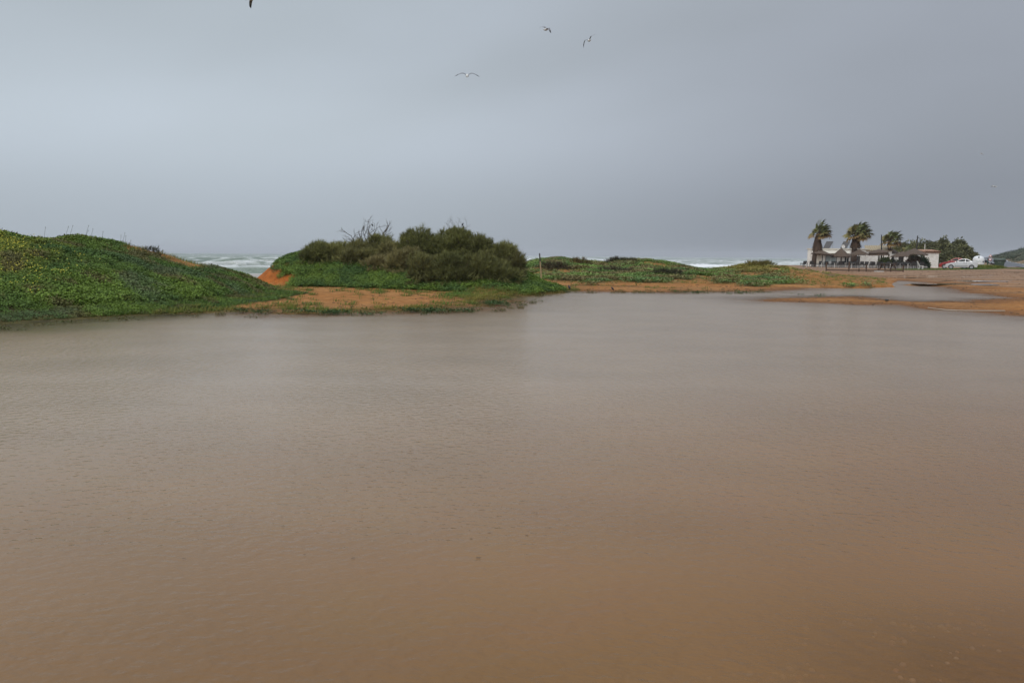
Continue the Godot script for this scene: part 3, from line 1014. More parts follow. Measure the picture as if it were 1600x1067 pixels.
				foam = maxf(foam, smoothstep(0.44, 0.56, fr + c * 0.35) * 0.7)
				var deep := Color(0.100, 0.140, 0.100).lerp(Color(0.180, 0.220, 0.168), clampf(0.5 + c * 1.2, 0.0, 1.0))
				cs[k] = deep.lerp(Color(0.84, 0.85, 0.85), clampf(foam, 0.0, 1.0))
		put("water_surface", sheet(xs, ds, ys, cs), sea_m, sea)

	# road along the hill
	var asphalt := paint(Color(0.06, 0.062, 0.07), 0.42)
	asphalt.albedo_texture = noise_tex(noise(0.08, 3, 51), 256, Color(0.8, 0.8, 0.8), Color(1, 1, 1))
	asphalt.uv1_triplanar = true
	var road_st := begin(true)
	var line_st := begin(true)
	var steps := 80
	for i in steps:
		var q := []
		for e in [i, i + 1]:
			var d: float = 60.0 + e * 6.0
			var x: float = road_x(d)
			var y := maxf(height(x - 4, d), maxf(height(x + 4, d), height(x, d))) + 0.06
			q.append([Vector3(x, y, -d), Vector3(0.87, 0, 0.49)])
		var a: Vector3 = q[0][0]; var b: Vector3 = q[1][0]; var sd: Vector3 = q[0][1]
		quad(road_st, a - sd * 3.6, b - sd * 3.6, b + sd * 3.6, a + sd * 3.6, Vector3.UP)
		for o in [-3.3, 3.3]:
			var up := Vector3(0, 0.006, 0)
			quad(line_st, a + sd * (o - 0.08) + up, b + sd * (o - 0.08) + up, b + sd * (o + 0.08) + up, a + sd * (o + 0.08) + up, Vector3.UP)
	var road := put("road", road_st, asphalt)
	mark(road, "wet grey road leading away past the hill", "road", "", "structure")
	put("edge_line", line_st, paint(Color(0.6, 0.6, 0.58), 0.6), road)

func plants() -> void:
	leaf_mat = paint(Color.WHITE, 0.62, 0.0, true)
	leaf_mat.metallic_specular = 0.3
	leaf_mat.backlight_enabled = true
	leaf_mat.backlight = Color(0.35, 0.35, 0.2)
	bark = paint(Color(0.09, 0.065, 0.045), 0.95)
	for v in 3:
		sprays.append(spray(300 + v, 26, 0.7, 0.011))
	var r := RandomNumberGenerator.new()
	r.seed = 77
	var clumps := []
	for v in 3: clumps.append(leaf_clump(100 + v, 22, 0.052, 0.13, 0.12))
	var tufts := []
	for v in 2: tufts.append(grass_tuft(200 + v, 14, 0.13, 0.12, 0.006))
	var green := Color(0.140, 0.215, 0.034)
	var deep := Color(0.072, 0.135, 0.034)
	var blue := Color(0.105, 0.155, 0.075)
	var lime := Color(0.195, 0.220, 0.030)
	var dull := Color(0.150, 0.115, 0.052)
	# name, label, x0, x1, d0, d1, how many tries, size, zone
	var beds := [["ground_cover", "dense leafy green ground cover over the left dune", -27.0, -5.0, 13.5, 34.0, 90000, 0.8, 0],
		["ground_cover", "leafy green plants covering the mound below the shrubs", -11.5, 3.5, 29.0, 43.0, 48000, 0.98, 1],
		["ground_cover", "patchy low plants over the far dunes beside the sea", -2.0, 28.0, 40.0, 68.0, 42000, 1.5, 2]]
	for b in beds:
		var where := [[], [], []]
		var tint := [PackedColorArray(), PackedColorArray(), PackedColorArray()]
		for i in b[6]:
			var x := r.randf_range(b[2], b[3])
			var d := r.randf_range(b[4], b[5])
			var c := cover(x, d).x
			if r.randf() > c: continue
			if b[8] == 0 and x > -5.0 or b[8] == 1 and ridge(ridge_mound, x, d) < 0.1: continue
			var y := height(x, d)
			if y < 0.015: continue
			var p := patch.get_noise_2d(x * 1.3 + 200.0, d * 1.3)
			var f := fine.get_noise_2d(x + 90.0, d)
			var col := deep.lerp(green, clampf(0.55 + p * 1.1 + f * 0.5, 0.0, 1.0))
			if b[8] == 0:
				var yl := smoothstep(0.0, 0.5, 0.9 - absf(d - 21.5 + (x + 14.0) * 0.5) * 0.33 + f) * smoothstep(-12.0, -13.4, x)
				col = col.lerp(lime, clampf(yl * 0.75, 0.0, 1.0))
				col = col.lerp(dull, smoothstep(0.2, 0.5, fine.get_noise_2d(x * 0.6, d * 0.6 + 40.0) + smoothstep(23.5, 26.0, d) * 0.25) * 0.7)
				col = col.lerp(blue, smoothstep(0.15, 0.4, patch.get_noise_2d(x * 2.0, d * 2.0 - 80.0)) * 0.6)
			elif b[8] == 1:
				col = (deep * 0.85).lerp(green, clampf(0.5 + p * 0.9 + f * 0.9, 0.0, 1.0))
			else:
				col = col.lerp(blue, 0.35).lerp(dull, smoothstep(-0.12, 0.22, fine.get_noise_2d(x * 0.3, d * 0.45 + 40.0)) * 0.85)
				col = col.lerp(Color(0.20, 0.17, 0.04), smoothstep(15.0, 17.5, x) * smoothstep(50.0, 58.0, d) * 0.8)
			col = col * r.randf_range(0.75, 1.3) * (1.4 if b[8] == 2 else 1.0)
			col.a = 1.0
			var n := slope_up(x, d)
			var s: float = b[7] * r.randf_range(0.7, 1.25) * (1.0 + 0.5 * maxf(0.0, p))
			if b[8] == 0 and y < 0.25: s *= 0.6
			var bs := Basis(Quaternion(Vector3.UP, n)) * Basis(Vector3.UP, r.randf() * TAU)
			var v := r.randi() % 3
			where[v].append(Transform3D(bs.scaled(Vector3(s, s, s)), Vector3(x, y - 0.02, -d)))
			tint[v].append(col)
		var t := Node3D.new()
		t.name = numbered(b[0])
		add_child(t)
		mark(t, b[1], "ground cover", "", "stuff")
		for v in 3: scatter("leaves", clumps[v], leaf_mat, where[v], tint[v], t)
	# grass
	var beds2 := [["grass", "short green grass between the mound and the flood water", -13.0, 3.0, 19.0, 36.0, 26000], ["grass", "sparse grass on the sand in front of the far dunes", 2.0, 32.0, 34.5, 60.0, 9000]]
	for b in beds2:
		var where := [[], []]
		var tint := [PackedColorArray(), PackedColorArray()]
		for i in b[6]:
			var x := r.randf_range(b[2], b[3])
			var d := r.randf_range(b[4], b[5])
			var y := height(x, d)
			if y < 0.01: continue
			var c := cover(x, d).y
			var rim := y < 0.024 and x < 3.0
			if rim: c = maxf(c, clampf(0.3 + 1.2 * fine.get_noise_2d(x, d), 0.0, 0.7))
			if r.randf() > c: continue
			var col := Color(0.085, 0.155, 0.028).lerp(Color(0.19, 0.165, 0.036), clampf(0.3 + 1.2 * patch.get_noise_2d(x * 2.0, d * 2.0 + 9.0) + (0.45 if rim else 0.0), 0.0, 1.0)) * r.randf_range(0.8, 1.25)
			col.a = 1.0
			var s := r.randf_range(0.6, 1.2)
			var v := r.randi() % 2
			where[v].append(Transform3D(Basis(Vector3.UP, r.randf_range(-0.5, 0.5)).scaled(Vector3(s, s, s)), Vector3(x, y - 0.01, -d)))
			tint[v].append(col)
		var t := Node3D.new()
		t.name = numbered(b[0])
		add_child(t)
		mark(t, b[1], "grass", "", "stuff")
		for v in 2: scatter("blades", tufts[v], leaf_mat, where[v], tint[v], t)
	# weeds standing in the shallows
	var where := []
	var tint := PackedColorArray()
	for c in [[-4.6, 20.3, 1.0, 0.25, 60], [-2.2, 21.4, 0.7, 0.25, 70], [-1.3, 21.6, 0.35, 0.2, 14], [-0.6, 24.6, 0.3, 0.8, 40], [5.5, 33.6, 0.7, 0.4, 14], [7.8, 34.3, 1.0, 0.7, 30], [10.2, 35.0, 1.3, 0.8, 40], [9.3, 33.6, 0.9, 0.5, 8], [12.0, 31.5, 0.8, 1.2, 7], [-6.8, 20.5, 0.5, 0.15, 20]]:
		for i in c[4]:
			var x := r.randfn(c[0], c[2] * 0.6)
			var d := r.randfn(c[1], c[3] * 0.6)
			var s := r.randf_range(0.5, 1.1)
			where.append(Transform3D(Basis(Vector3.UP, r.randf() * TAU).scaled(Vector3(s, s, s)), Vector3(x, maxf(height(x, d), -0.06), -d)))
			var col := Color(0.06, 0.105, 0.03) * r.randf_range(0.7, 1.2)
			col.a = 1.0
			tint.append(col)
	for i in 9000:
		var x := r.randf_range(-16.0, 8.0)
		var d := r.randf_range(14.0, 37.0)
		var y := height(x, d)
		if y < -0.06 or y > 0.012 or fine.get_noise_2d(x * 0.9, d * 0.9) < r.randf_range(-0.25, 0.35) or d < 15.0: continue
		var s := r.randf_range(0.3, 0.8)
		where.append(Transform3D(Basis(Vector3.UP, r.randf() * TAU).scaled(Vector3(s, s * 1.2, s)), Vector3(x, maxf(y, -0.05), -d)))
		var col := Color(0.075, 0.105, 0.03).lerp(Color(0.13, 0.10, 0.03), r.randf()) * r.randf_range(0.7, 1.2)
		col.a = 1.0
		tint.append(col)
	mark(scatter("water_weeds", clumps[0], leaf_mat, where, tint), "small green weeds standing in the shallows along the shore", "plants", "", "stuff")
	# yellow flowers on the left dune
	var fl := begin()
	for i in 5:
		var a := TAU * i / 5.0
		fl.set_color(Color.WHITE)
		tri(fl, Vector3.ZERO, Vector3(cos(a - 0.5) * 0.017, 0.005, sin(a - 0.5) * 0.017), Vector3(cos(a + 0.5) * 0.017, 0.005, sin(a + 0.5) * 0.017), Vector3.UP)
	fl.generate_normals()
	where = []
	tint = PackedColorArray()
	while where.size() < 900:
		var x := r.randf_range(-19.0, -11.5)
		var d := r.randf_range(16.5, 25.0)
		var yl := 0.75 - absf(d - 21.5 + (x + 14.0) * 0.5) * 0.4 + fine.get_noise_2d(x + 90.0, d)
		if r.randf() * 1.4 > yl: continue
		where.append(Transform3D(Basis(Quaternion(Vector3.UP, (Vector3(r.randf_range(-0.6, 0.6), 1, r.randf_range(0.0, 0.9))).normalized())), on(x, d, r.randf_range(0.12, 0.24))))
		tint.append(Color(0.50, 0.44, 0.05))
	mark(scatter("yellow_flowers", fl.commit(), leaf_mat, where, tint), "tiny yellow flowers scattered across the left dune", "flowers", "", "stuff")
	# dry seed stalks along the left crest
	var stalks := begin()
	for i in 12:
		var x := -17.2 + 4.6 * r.randf()
		if r.randf() < 0.25: x = r.randf_range(-13.2, -12.3)
		var d: float = 24.3 + (x + 15.0) * 0.55 + r.randf_range(-0.6, 0.4)
		var p := on(x, d, 0.0)
		var tip := p + Vector3(r.randf_range(-0.05, 0.14), r.randf_range(0.2, 0.5), 0)
		stalks.set_color(Color(0.06, 0.075, 0.03))
		tube(stalks, PackedVector3Array([p, (p + tip) * 0.5 + Vector3(-0.02, 0, 0), tip]), PackedFloat32Array([0.004, 0.0035, 0.003]), 4)
		ball(stalks, tip, Vector3(0.010, 0.016, 0.010), Basis.IDENTITY, 3, 5)
	var sg := put("seed_stalks", stalks, leaf_mat)
	mark(sg, "thin wild stalks standing along the crest of the left dune", "plants", "", "stuff")

	# wind-swept shrubs on the mound: x, d, top, half width, half depth, how brown
	var list := [["small green shrub at the left end of the shrubs on the mound", -9.0, 36.6, 1.98, 0.75, 0.7, 0.15],
		["second shrub from the left on the mound, low and olive green", -8.1, 37.0, 2.02, 0.9, 0.8, 0.3],
		["olive shrub in front of the bare dead bush", -7.1, 36.9, 2.10, 0.85, 0.8, 0.4],
		["tall narrow shrub just right of the bare dead bush", -6.25, 37.4, 2.42, 0.7, 0.8, 0.3],
		["rounded brownish shrub in the dip between the two high shrubs", -5.45, 36.6, 2.02, 0.8, 0.8, 0.5],
		["low brown shrub at the front, leftmost of the front row", -6.9, 36.3, 1.72, 0.9, 0.6, 0.4],
		["brown shrub in the front row below the dead bush", -5.7, 35.8, 1.50, 0.9, 0.65, 0.7],
		["straw brown shrub in the front row, left of the tallest shrub", -4.7, 35.2, 1.75, 0.85, 0.7, 0.6],
		["high green tipped shrub left of the tallest shrub", -4.4, 36.6, 2.60, 0.95, 0.9, 0.15],
		["tallest shrub at the top of the mound", -3.35, 36.4, 2.88, 1.25, 1.0, 0.15],
		["broad shrub right of the tallest one, with dark birds on it", -2.15, 36.1, 2.74, 1.25, 1.0, 0.15],
		["sloping shrub on the right shoulder of the mound", -1.1, 35.4, 2.46, 1.1, 0.95, 0.2],
		["rounded shrub near the right end of the mound", -0.5, 34.8, 2.10, 0.9, 0.85, 0.25],
		["rightmost drooping shrub of the mound, near the wooden post", 0.0, 34.2, 1.55, 0.55, 0.6, 0.45],
		["drooping shrub in the front row under the tallest shrub", -3.45, 33.4, 1.62, 0.95, 0.7, 0.3],
		["front row shrub below the dark birds", -2.35, 32.9, 1.72, 1.05, 0.75, 0.15],
		["front row shrub on the right shoulder of the mound", -1.25, 32.7, 1.55, 1.0, 0.7, 0.25],
		["rightmost low shrub of the front row, above the grassy tip", -0.55, 32.6, 1.28, 0.8, 0.65, 0.2]]
	for i in list.size():
		var s: Array = list[i]
		var at := on(s[1], s[2], -0.05)
		var tall: float = s[3] - at.y
		var tone := Color(0.225, 0.245, 0.075).lerp(Color(0.26, 0.205, 0.105), s[6])
		var tone2 := Color(0.115, 0.135, 0.045).lerp(Color(0.16, 0.12, 0.06), s[6])
		var deepen := (0.85 + 0.25 * absf(sin(i * 1.7))) * (1.12 if i < 8 else 0.8)
		wispy_shrub("windswept_shrub", s[0], at, Vector3(s[4], tall * 0.92, s[5]), int(950 * s[4] * tall) + 260, tone * deepen, tone2 * deepen, 500 + i, "wind-swept shrubs on the mound")
	# bare dead bush
	var rb := RandomNumberGenerator.new()
	rb.seed = 12
	var dead := thing("dead_bush", "bare leafless grey bush standing above the shrubs on the mound", "bush", on(-7.0, 37.9, 0.0))
	var st := begin(true)
	for root in [[Vector3(0, 0, 0), Vector3(-0.55, 1, 0), 0.85], [Vector3(0.1, 0, 0), Vector3(-0.2, 1, 0.2), 1.25], [Vector3(0.2, 0, 0), Vector3(0.35, 1, -0.1), 1.3], [Vector3(0.75, 0, 0.1), Vector3(-0.05, 1, 0), 1.2], [Vector3(0.8, 0, 0), Vector3(0.3, 1, 0.1), 1.1], [Vector3(-0.1, 0, 0), Vector3(-0.95, 0.7, 0), 0.8], [Vector3(0.0, 0, 0.1), Vector3(0.7, 1, 0.1), 1.0], [Vector3(-0.3, 0, 0), Vector3(-0.3, 1, 0.1), 1.0]]:
		branch(st, rb, root[0] * 0.85, root[1].normalized(), root[2] * 0.84, 0.028, 4)
	put("branches", st, paint(Color(0.085, 0.07, 0.06), 0.95), dead)
	# small bare twigs at the top of the tallest shrub
	var bare := thing("dead_twigs", "bare dark twigs sticking out above the tallest shrub", "bush", on(-2.75, 36.2, 1.05))
	st = begin(true)
	for k in 4:
		branch(st, rb, Vector3(k * 0.12, 0, 0), Vector3(-0.3 + 0.25 * k, 1, 0).normalized(), 0.62, 0.010, 3)
	put("branches", st, paint(Color(0.085, 0.07, 0.06), 0.95), bare)
	# bushes on the far dunes
	wispy_shrub("dune_bush", "low dark brown bush on the crest of the far dune", on(8.1, 60.0, -0.1), Vector3(1.3, 0.26, 0.9), 420, Color(0.085, 0.07, 0.04), Color(0.06, 0.055, 0.03), 701, "bushes on the far dunes", 0.3, 0.4)
	wispy_shrub("dune_bush", "yellow brown tussock on the middle slope of the far dune", on(4.4, 53.0), Vector3(0.75, 0.5, 0.6), 260, Color(0.17, 0.11, 0.035), Color(0.10, 0.075, 0.03), 702, "bushes on the far dunes", 0.3, 0.35)
	wispy_shrub("dune_bush", "dark low bush at the foot of the far dune", on(8.9, 46.5), Vector3(0.95, 0.42, 0.6), 300, Color(0.07, 0.062, 0.035), Color(0.05, 0.06, 0.03), 703, "bushes on the far dunes", 0.2, 0.3)
	wispy_shrub("dune_bush", "purple brown heather strip across the far dune slope", on(6.6, 49.5), Vector3(1.6, 0.30, 0.6), 360, Color(0.085, 0.062, 0.045), Color(0.07, 0.06, 0.035), 704, "bushes on the far dunes", 0.2, 0.3)
	wispy_shrub("dune_bush", "yellow green bush on the low dune nearest the beach bar", on(18.9, 61.0), Vector3(1.2, 0.26, 0.8), 420, Color(0.22, 0.18, 0.04), Color(0.085, 0.085, 0.025), 705, "bushes on the far dunes", 0.2, 0.35)
	wispy_shrub("dune_bush", "brown bush low on the left flank of the far dune", on(2.6, 50.0), Vector3(1.1, 0.36, 0.6), 300, Color(0.09, 0.065, 0.04), Color(0.07, 0.065, 0.035), 706, "bushes on the far dunes", 0.2, 0.3)
	# small tuft on the bare edge of the left dune
	wispy_shrub("dune_bush", "small dark tuft on the bare right edge of the left dune", on(-11.9, 26.3), Vector3(0.32, 0.16, 0.25), 90, Color(0.06, 0.075, 0.03), Color(0.07, 0.05, 0.03), 707, "", 0.2, 0.16)

func branch(st: SurfaceTool, r: RandomNumberGenerator, at: Vector3, dir: Vector3, length: float, thick: float, depth: int) -> void:
	var pts := PackedVector3Array([at])
	var radii := PackedFloat32Array([thick])
	var p := at
	var dd := dir
	for i in 4:
		dd = (dd + Vector3(r.randf_range(-0.28, 0.28), r.randf_range(-0.05, 0.22), r.randf_range(-0.28, 0.28))).normalized()
		p += dd * length / 4.0
		pts.append(p)
		radii.append(thick * (1.0 - 0.16 * (i + 1)))
		if depth > 1 and (i > 0 or depth > 3):
			var side := dd.cross(Vector3(r.randf_range(-1, 1), r.randf_range(-0.3, 0.3), r.randf_range(-1, 1))).normalized()
			branch(st, r, p, (dd + side * r.randf_range(0.6, 1.1)).normalized(), length * r.randf_range(0.42, 0.62), thick * 0.6, depth - 1)
	tube(st, pts, radii, 5)

func terrace() -> void:
	var white := paint(Color(0.84, 0.83, 0.81), 0.85)
	white.albedo_texture = noise_tex(noise(0.02, 4, 61), 256, Color(0.86, 0.85, 0.83), Color.WHITE)
	white.uv1_triplanar = true
	white.uv1_scale = Vector3(0.3, 0.3, 0.3)
	var cream := paint(Color(0.62, 0.58, 0.50), 0.85)
	var dark := paint(Color(0.03, 0.027, 0.026), 0.7)
	var glass := paint(Color(0.03, 0.04, 0.045), 0.1)
	var pale_glass := paint(Color(0.30, 0.35, 0.36), 0.2)
	var wood := paint(Color(0.085, 0.05, 0.032), 0.85)
	var tile := paint(Color(0.36, 0.20, 0.13), 0.85)
	# the bar itself
	var b := thing("beach_bar", "low white beach bar building behind the palms and parasols", "building", Vector3(47.9, 0.1, -130.0), -0.35)
	var st := begin()
	box(st, Vector3(4.4, 1.4, -3.5), Vector3(8.8, 2.8, 7.0))
	put("wall", st, white, b)
	st = begin()
	box(st, Vector3(10.6, 1.33, -3.3), Vector3(3.6, 2.66, 6.9))
	put("wall", st, white, b)
	st = begin()
	box(st, Vector3(4.4, 2.86, -3.5), Vector3(9.1, 0.14, 7.3))
	put("parapet", st, cream, b)
	st = begin()
	box(st, Vector3(10.6, 3.02, -1.9), Vector3(3.9, 0.06, 4.6), Basis(Vector3.RIGHT, 0.18))
	for k in 12:
		lathe(st, PackedVector2Array([Vector2(0.09, -2.3), Vector2(0.09, 2.3)]), 6, Vector3(8.8 + k * 0.33, 3.06, -1.9), Basis(Vector3.RIGHT, PI / 2 + 0.18))
	put("tiled_roof", st, paint(Color(0.36, 0.29, 0.19), 0.85), b)
	st = begin()
	box(st, Vector3(3.5, 2.35, 0.55), Vector3(5.6, 0.07, 1.5), Basis(Vector3.RIGHT, 0.28))
	put("awning", st, cream, b)
	# windows and doors on the front: x, y, w, h, glass
	for wv in [[3.55, 1.15, 1.5, 1.3, pale_glass], [5.9, 1.2, 0.62, 1.1, glass], [6.75, 1.2, 0.62, 1.1, glass], [7.6, 1.2, 0.5, 1.1, glass], [1.55, 1.25, 1.0, 1.2, cream]]:
		st = begin()
		for e in [[0.0, wv[3] * 0.5 + 0.04, wv[2] + 0.16, 0.08], [0.0, -wv[3] * 0.5 - 0.04, wv[2] + 0.16, 0.08], [-wv[2] * 0.5 - 0.04, 0.0, 0.08, wv[3]], [wv[2] * 0.5 + 0.04, 0.0, 0.08, wv[3]]]:
			box(st, Vector3(wv[0] + e[0], wv[1] + e[1], 0.04), Vector3(e[2], e[3], 0.08))
		var f := put("window", st, white if wv[4] != cream else cream, b)
		st = begin()
		box(st, Vector3(wv[0], wv[1], 0.012), Vector3(wv[2], wv[3], 0.024))
		put("pane", st, wv[4], f)
		st = begin()
		box(st, Vector3(wv[0], wv[1], 0.03), Vector3(0.05, wv[3], 0.05))
		put("glazing_bar", st, white, f)
	for x in [2.75, 4.35, 5.1]:
		st = begin()
		box(st, Vector3(x, 1.1, 1.1), Vector3(0.09, 2.2, 0.09))
		put("awning_post", st, dark, b)
	st = begin()
	box(st, Vector3(3.5, 0.42, 0.7), Vector3(2.2, 0.85, 0.5))
	put("counter", st, paint(Color(0.4, 0.42, 0.42), 0.6), b)
	# low rooms to the right, behind the parasols
	b = thing("annex", "low white annex with shaded openings right of the third palm", "building", Vector3(60.4, 0.1, -131.0), -0.35)
	st = begin()
	box(st, Vector3(2.0, 1.15, -2.5), Vector3(5.2, 2.3, 5.0))
	put("wall", st, white, b)
	st = begin()
	box(st, Vector3(2.0, 2.37, -2.5), Vector3(5.4, 0.12, 5.2))
	put("roof", st, cream, b)
	for x in [0.2, 1.5, 2.9, 4.4]:
		st = begin()
		box(st, Vector3(x, 1.0, 0.02), Vector3(0.75, 1.5, 0.05))
		put("opening", st, dark, b)
	# solar collectors on the roof
	for e in [[50.0, "left tilted dark solar panel on the bar roof"], [52.75, "right tilted dark solar panel on the bar roof, beside the dish"]]:
		var p := thing("solar_panel", e[1], "solar panel", Vector3(e[0], 2.98, -130.0), 0.0, "solar panels on the bar roof")
		st = begin()
		var q := [Vector3(0, 0.05, 0.9), Vector3(0.95, 0.05, 0.9), Vector3(2.2, 1.22, -0.6), Vector3(1.1, 1.22, -0.6)]
		var dn := Vector3(0.03, -0.08, 0)
		quad(st, q[0], q[1], q[2], q[3], Vector3(0, 1, 1))
		quad(st, q[0] + dn, q[1] + dn, q[2] + dn, q[3] + dn, Vector3(0, -1, -1))
		for k in 4:
			quad(st, q[k], q[(k + 1) % 4], q[(k + 1) % 4] + dn, q[k] + dn, (q[k] + q[(k + 1) % 4]) * 0.5 - (q[0] + q[2]) * 0.5)
		put("panel", st, paint(Color(0.06, 0.052, 0.045), 0.4), p)
		for k in [0.15, 0.5, 0.85]:
			st = begin()
			var top: Vector3 = q[2].lerp(q[3], k)
			rod(st, top + Vector3(0, -0.03, 0), Vector3(top.x + 0.15, -0.05, top.z + 0.1), 0.05)
			put("leg", st, paint(Color(0.35, 0.36, 0.37), 0.5), p)
	var dish := thing("satellite_dish", "round white satellite dish on the bar roof", "satellite dish", Vector3(52.45, 2.95, -127.3))
	st = begin(true)
	lathe(st, PackedVector2Array([Vector2(0.0, 0.0), Vector2(0.14, 0.015), Vector2(0.25, 0.06), Vector2(0.30, 0.09), Vector2(0.26, 0.05), Vector2(0.14, -0.01), Vector2(0, -0.02)]), 18, Vector3(0, 0.36, 0.1), Basis(Vector3.RIGHT, PI / 2 - 0.25))
	put("reflector", st, white, dish)
	st = begin()
	rod(st, Vector3(0, -0.05, 0), Vector3(0, 0.36, 0.06), 0.05)
	rod(st, Vector3(0, 0.2, 0.1), Vector3(0, 0.26, 0.42), 0.025)
	put("mast", st, dark, dish)
	# palms
	palm("leftmost fan palm, its crown blown to the right and a dead frond skirt", on(45.2, 120.0), 4.95, 0.30, 2.7, 0.95, 28, 1.3, Vector3(0.5, 0, 0), 0.52, 801)
	palm("middle fan palm with the widest windblown crown and a brown skirt", on(51.6, 121.0), 4.75, 0.40, 1.9, 0.95, 34, 1.55, Vector3(0.15, 0, 0), 0.36, 815)
	palm("rightmost and smallest fan palm, with a slim bare trunk", on(59.2, 126.0), 4.0, 0.29, 0.6, 0.45, 28, 1.3, Vector3(0.05, 0, 0), 0.2, 821)
	palm("short fan palm behind the bar in front of the dark trees", on(67.9, 138.0), 2.6, 0.2, 0.3, 0.3, 12, 0.9, Vector3(0.05, 0, 0), 0.3, 831)
	# parasols of thatch
	parasol("thatched parasol beside the leftmost palm, tipped to the right", on(45.3, 117.0), 2.42, 1.42, 0.55, 0.10, 901)
	parasol("pointed thatched parasol between the first two palms", on(48.0, 117.0), 2.75, 1.20, 1.15, 0.0, 902)
	parasol("thatched parasol wrapped round the middle palm", on(51.2, 118.4), 2.62, 1.30, 0.75, -0.04, 903)
	parasol("wide flat topped thatched parasol right of the middle palm", on(52.8, 115.5), 2.65, 1.30, 0.75, -0.03, 904, true)
	parasol("thatched parasol half hidden behind the smallest palm", on(60.6, 128.3), 3.0, 1.2, 0.8, 0.0, 905)
	parasol("low reddish thatched parasol right of the smallest palm", on(58.9, 121.0), 2.42, 1.45, 0.75, 0.0, 906)
	parasol("largest rightmost thatched parasol near the dark round bush", on(61.2, 122.0), 2.9, 1.75, 0.9, 0.02, 907)
	# tall posts
	var pole := thing("pole", "tall dark pole beside the smallest palm", "pole", on(53.5, 116.0))
	st = begin(true)
	tube(st, PackedVector3Array([Vector3(0, -0.2, 0), Vector3(-0.05, 2.0, 0), Vector3(-0.2, 4.75, 0)]), PackedFloat32Array([0.15, 0.10, 0.07]), 8)
	put("shaft", st, dark, pole)
	pole = thing("lamp_post", "dark post with a short side arm rising behind the annex", "lamp post", on(68.1, 135.0))
	st = begin(true)
	tube(st, PackedVector3Array([Vector3(0, -0.2, 0), Vector3(0, 5.2, 0)]), PackedFloat32Array([0.1, 0.09]), 8)
	put("shaft", st, dark, pole)
	st = begin()
	rod(st, Vector3(0, 4.95, 0), Vector3(0.6, 4.6, 0), 0.06)
	rod(st, Vector3(0.6, 4.6, 0), Vector3(0.62, 4.15, 0), 0.05)
	put("arm", st, dark, pole)
	# furniture
	var table0 := thing("table", "", "table", Vector3.ZERO)
	st = begin()
	box(st, Vector3(0, 0.72, 0), Vector3(0.95, 0.05, 0.95))
	put("top", st, paint(Color(0.10, 0.10, 0.10), 0.5), table0)
	var legst := begin()
	box(legst, Vector3(0, 0.35, 0), Vector3(0.05, 0.7, 0.05))
	legst.generate_normals()
	var leg_mesh := legst.commit()
	for k in 4:
		put("leg", leg_mesh, white, table0).position = Vector3(0.4 if k % 2 else -0.4, 0, 0.4 if k < 2 else -0.4)
	var chair0 := thing("chair", "", "chair", Vector3.ZERO)
	st = begin()
	box(st, Vector3(0, 0.45, 0), Vector3(0.52, 0.09, 0.5))
	put("seat", st, dark, chair0)
	st = begin()
	box(st, Vector3(0, 0.7, -0.25), Vector3(0.5, 0.42, 0.05), Basis(Vector3.RIGHT, -0.12))
	box(st, Vector3(-0.26, 0.6, 0), Vector3(0.05, 0.05, 0.48))
	box(st, Vector3(0.26, 0.6, 0), Vector3(0.05, 0.05, 0.48))
	put("backrest", st, dark, chair0)
	var cl := begin()
	box(cl, Vector3(0, 0.21, 0), Vector3(0.045, 0.42, 0.045))
	cl.generate_normals()
	var cleg := cl.commit()
	for k in 4:
		put("leg", cleg, paint(Color(0.3, 0.3, 0.3), 0.5), chair0).position = Vector3(0.23 if k % 2 else -0.23, 0, 0.2 if k < 2 else -0.2)
	var spots := [[42.9, 116.0, "at the far left terrace end"], [44.0, 113.2, "in front of the leftmost palm"], [46.3, 114.0, "right of the leftmost palm"], [47.9, 112.6, "under the pointed parasol"],
		[49.6, 114.8, "left of the middle palm"], [51.0, 112.2, "in front of the middle palm"], [52.7, 112.9, "under the flat topped parasol"], [54.4, 111.6, "in front of the tall dark pole"], [55.9, 113.9, "in front of the smallest palm"], [57.2, 112.6, "under the low reddish parasol"],
		[45.0, 111.0, "at the front left of the terrace"], [47.0, 110.2, "behind the left end of the fence"], [49.2, 109.8, "behind the second fence post"], [51.8, 109.4, "behind the middle of the fence"], [54.0, 108.8, "behind the white board"], [48.9, 117.3, "at the back beside the bar window"], [56.3, 110.6, "behind the right end of the fence"]]
	var r := RandomNumberGenerator.new()
	r.seed = 4
	for i in spots.size():
		var s: Array = spots[i]
		var tl: String = "dark square table " + s[2]
		var tn := table0
		if i == 0:
			tn.position = on(s[0], s[1]); tn.set_meta("label", tl); tn.set_meta("group", "tables on the bar terrace")
		else:
			twin(table0, on(s[0], s[1]), r.randf_range(-0.2, 0.2), tl, "tables on the bar terrace")
		for k in 4:
			var a := k * PI / 2 + r.randf_range(-0.3, 0.3)
			var at := on(s[0] + sin(a) * 0.78, s[1] - cos(a) * 0.78)
			var lab: String = "dark chair %s table %s" % [["near side of", "right of", "behind", "left of"][k], s[2]]
			if i == 0 and k == 0:
				chair0.position = at; chair0.rotation.y = PI + a * -1.0; chair0.set_meta("label", lab); chair0.set_meta("group", "chairs on the bar terrace")
			else:
				twin(chair0, at, PI - a, lab, "chairs on the bar terrace")
	# low fence
	var fx := [32.6, 34.95, 36.0, 36.75, 38.0, 39.3, 40.6]
	var ftall := [0.95, 1.05, 0.35, 0.8, 0.4, 0.42, 0.75]
	var fence := thing("low_fence", "low brown rail fence in front of the terrace, on the sand", "fence", on(32.6, 83.0))
	for k in fx.size():
		st = begin()
		box(st, on(fx[k], 83.0) - fence.position + Vector3(0, ftall[k] * 0.5 - 0.1, 0), Vector3(0.1, ftall[k] + 0.1, 0.1))
		put("post", st, wood, fence)
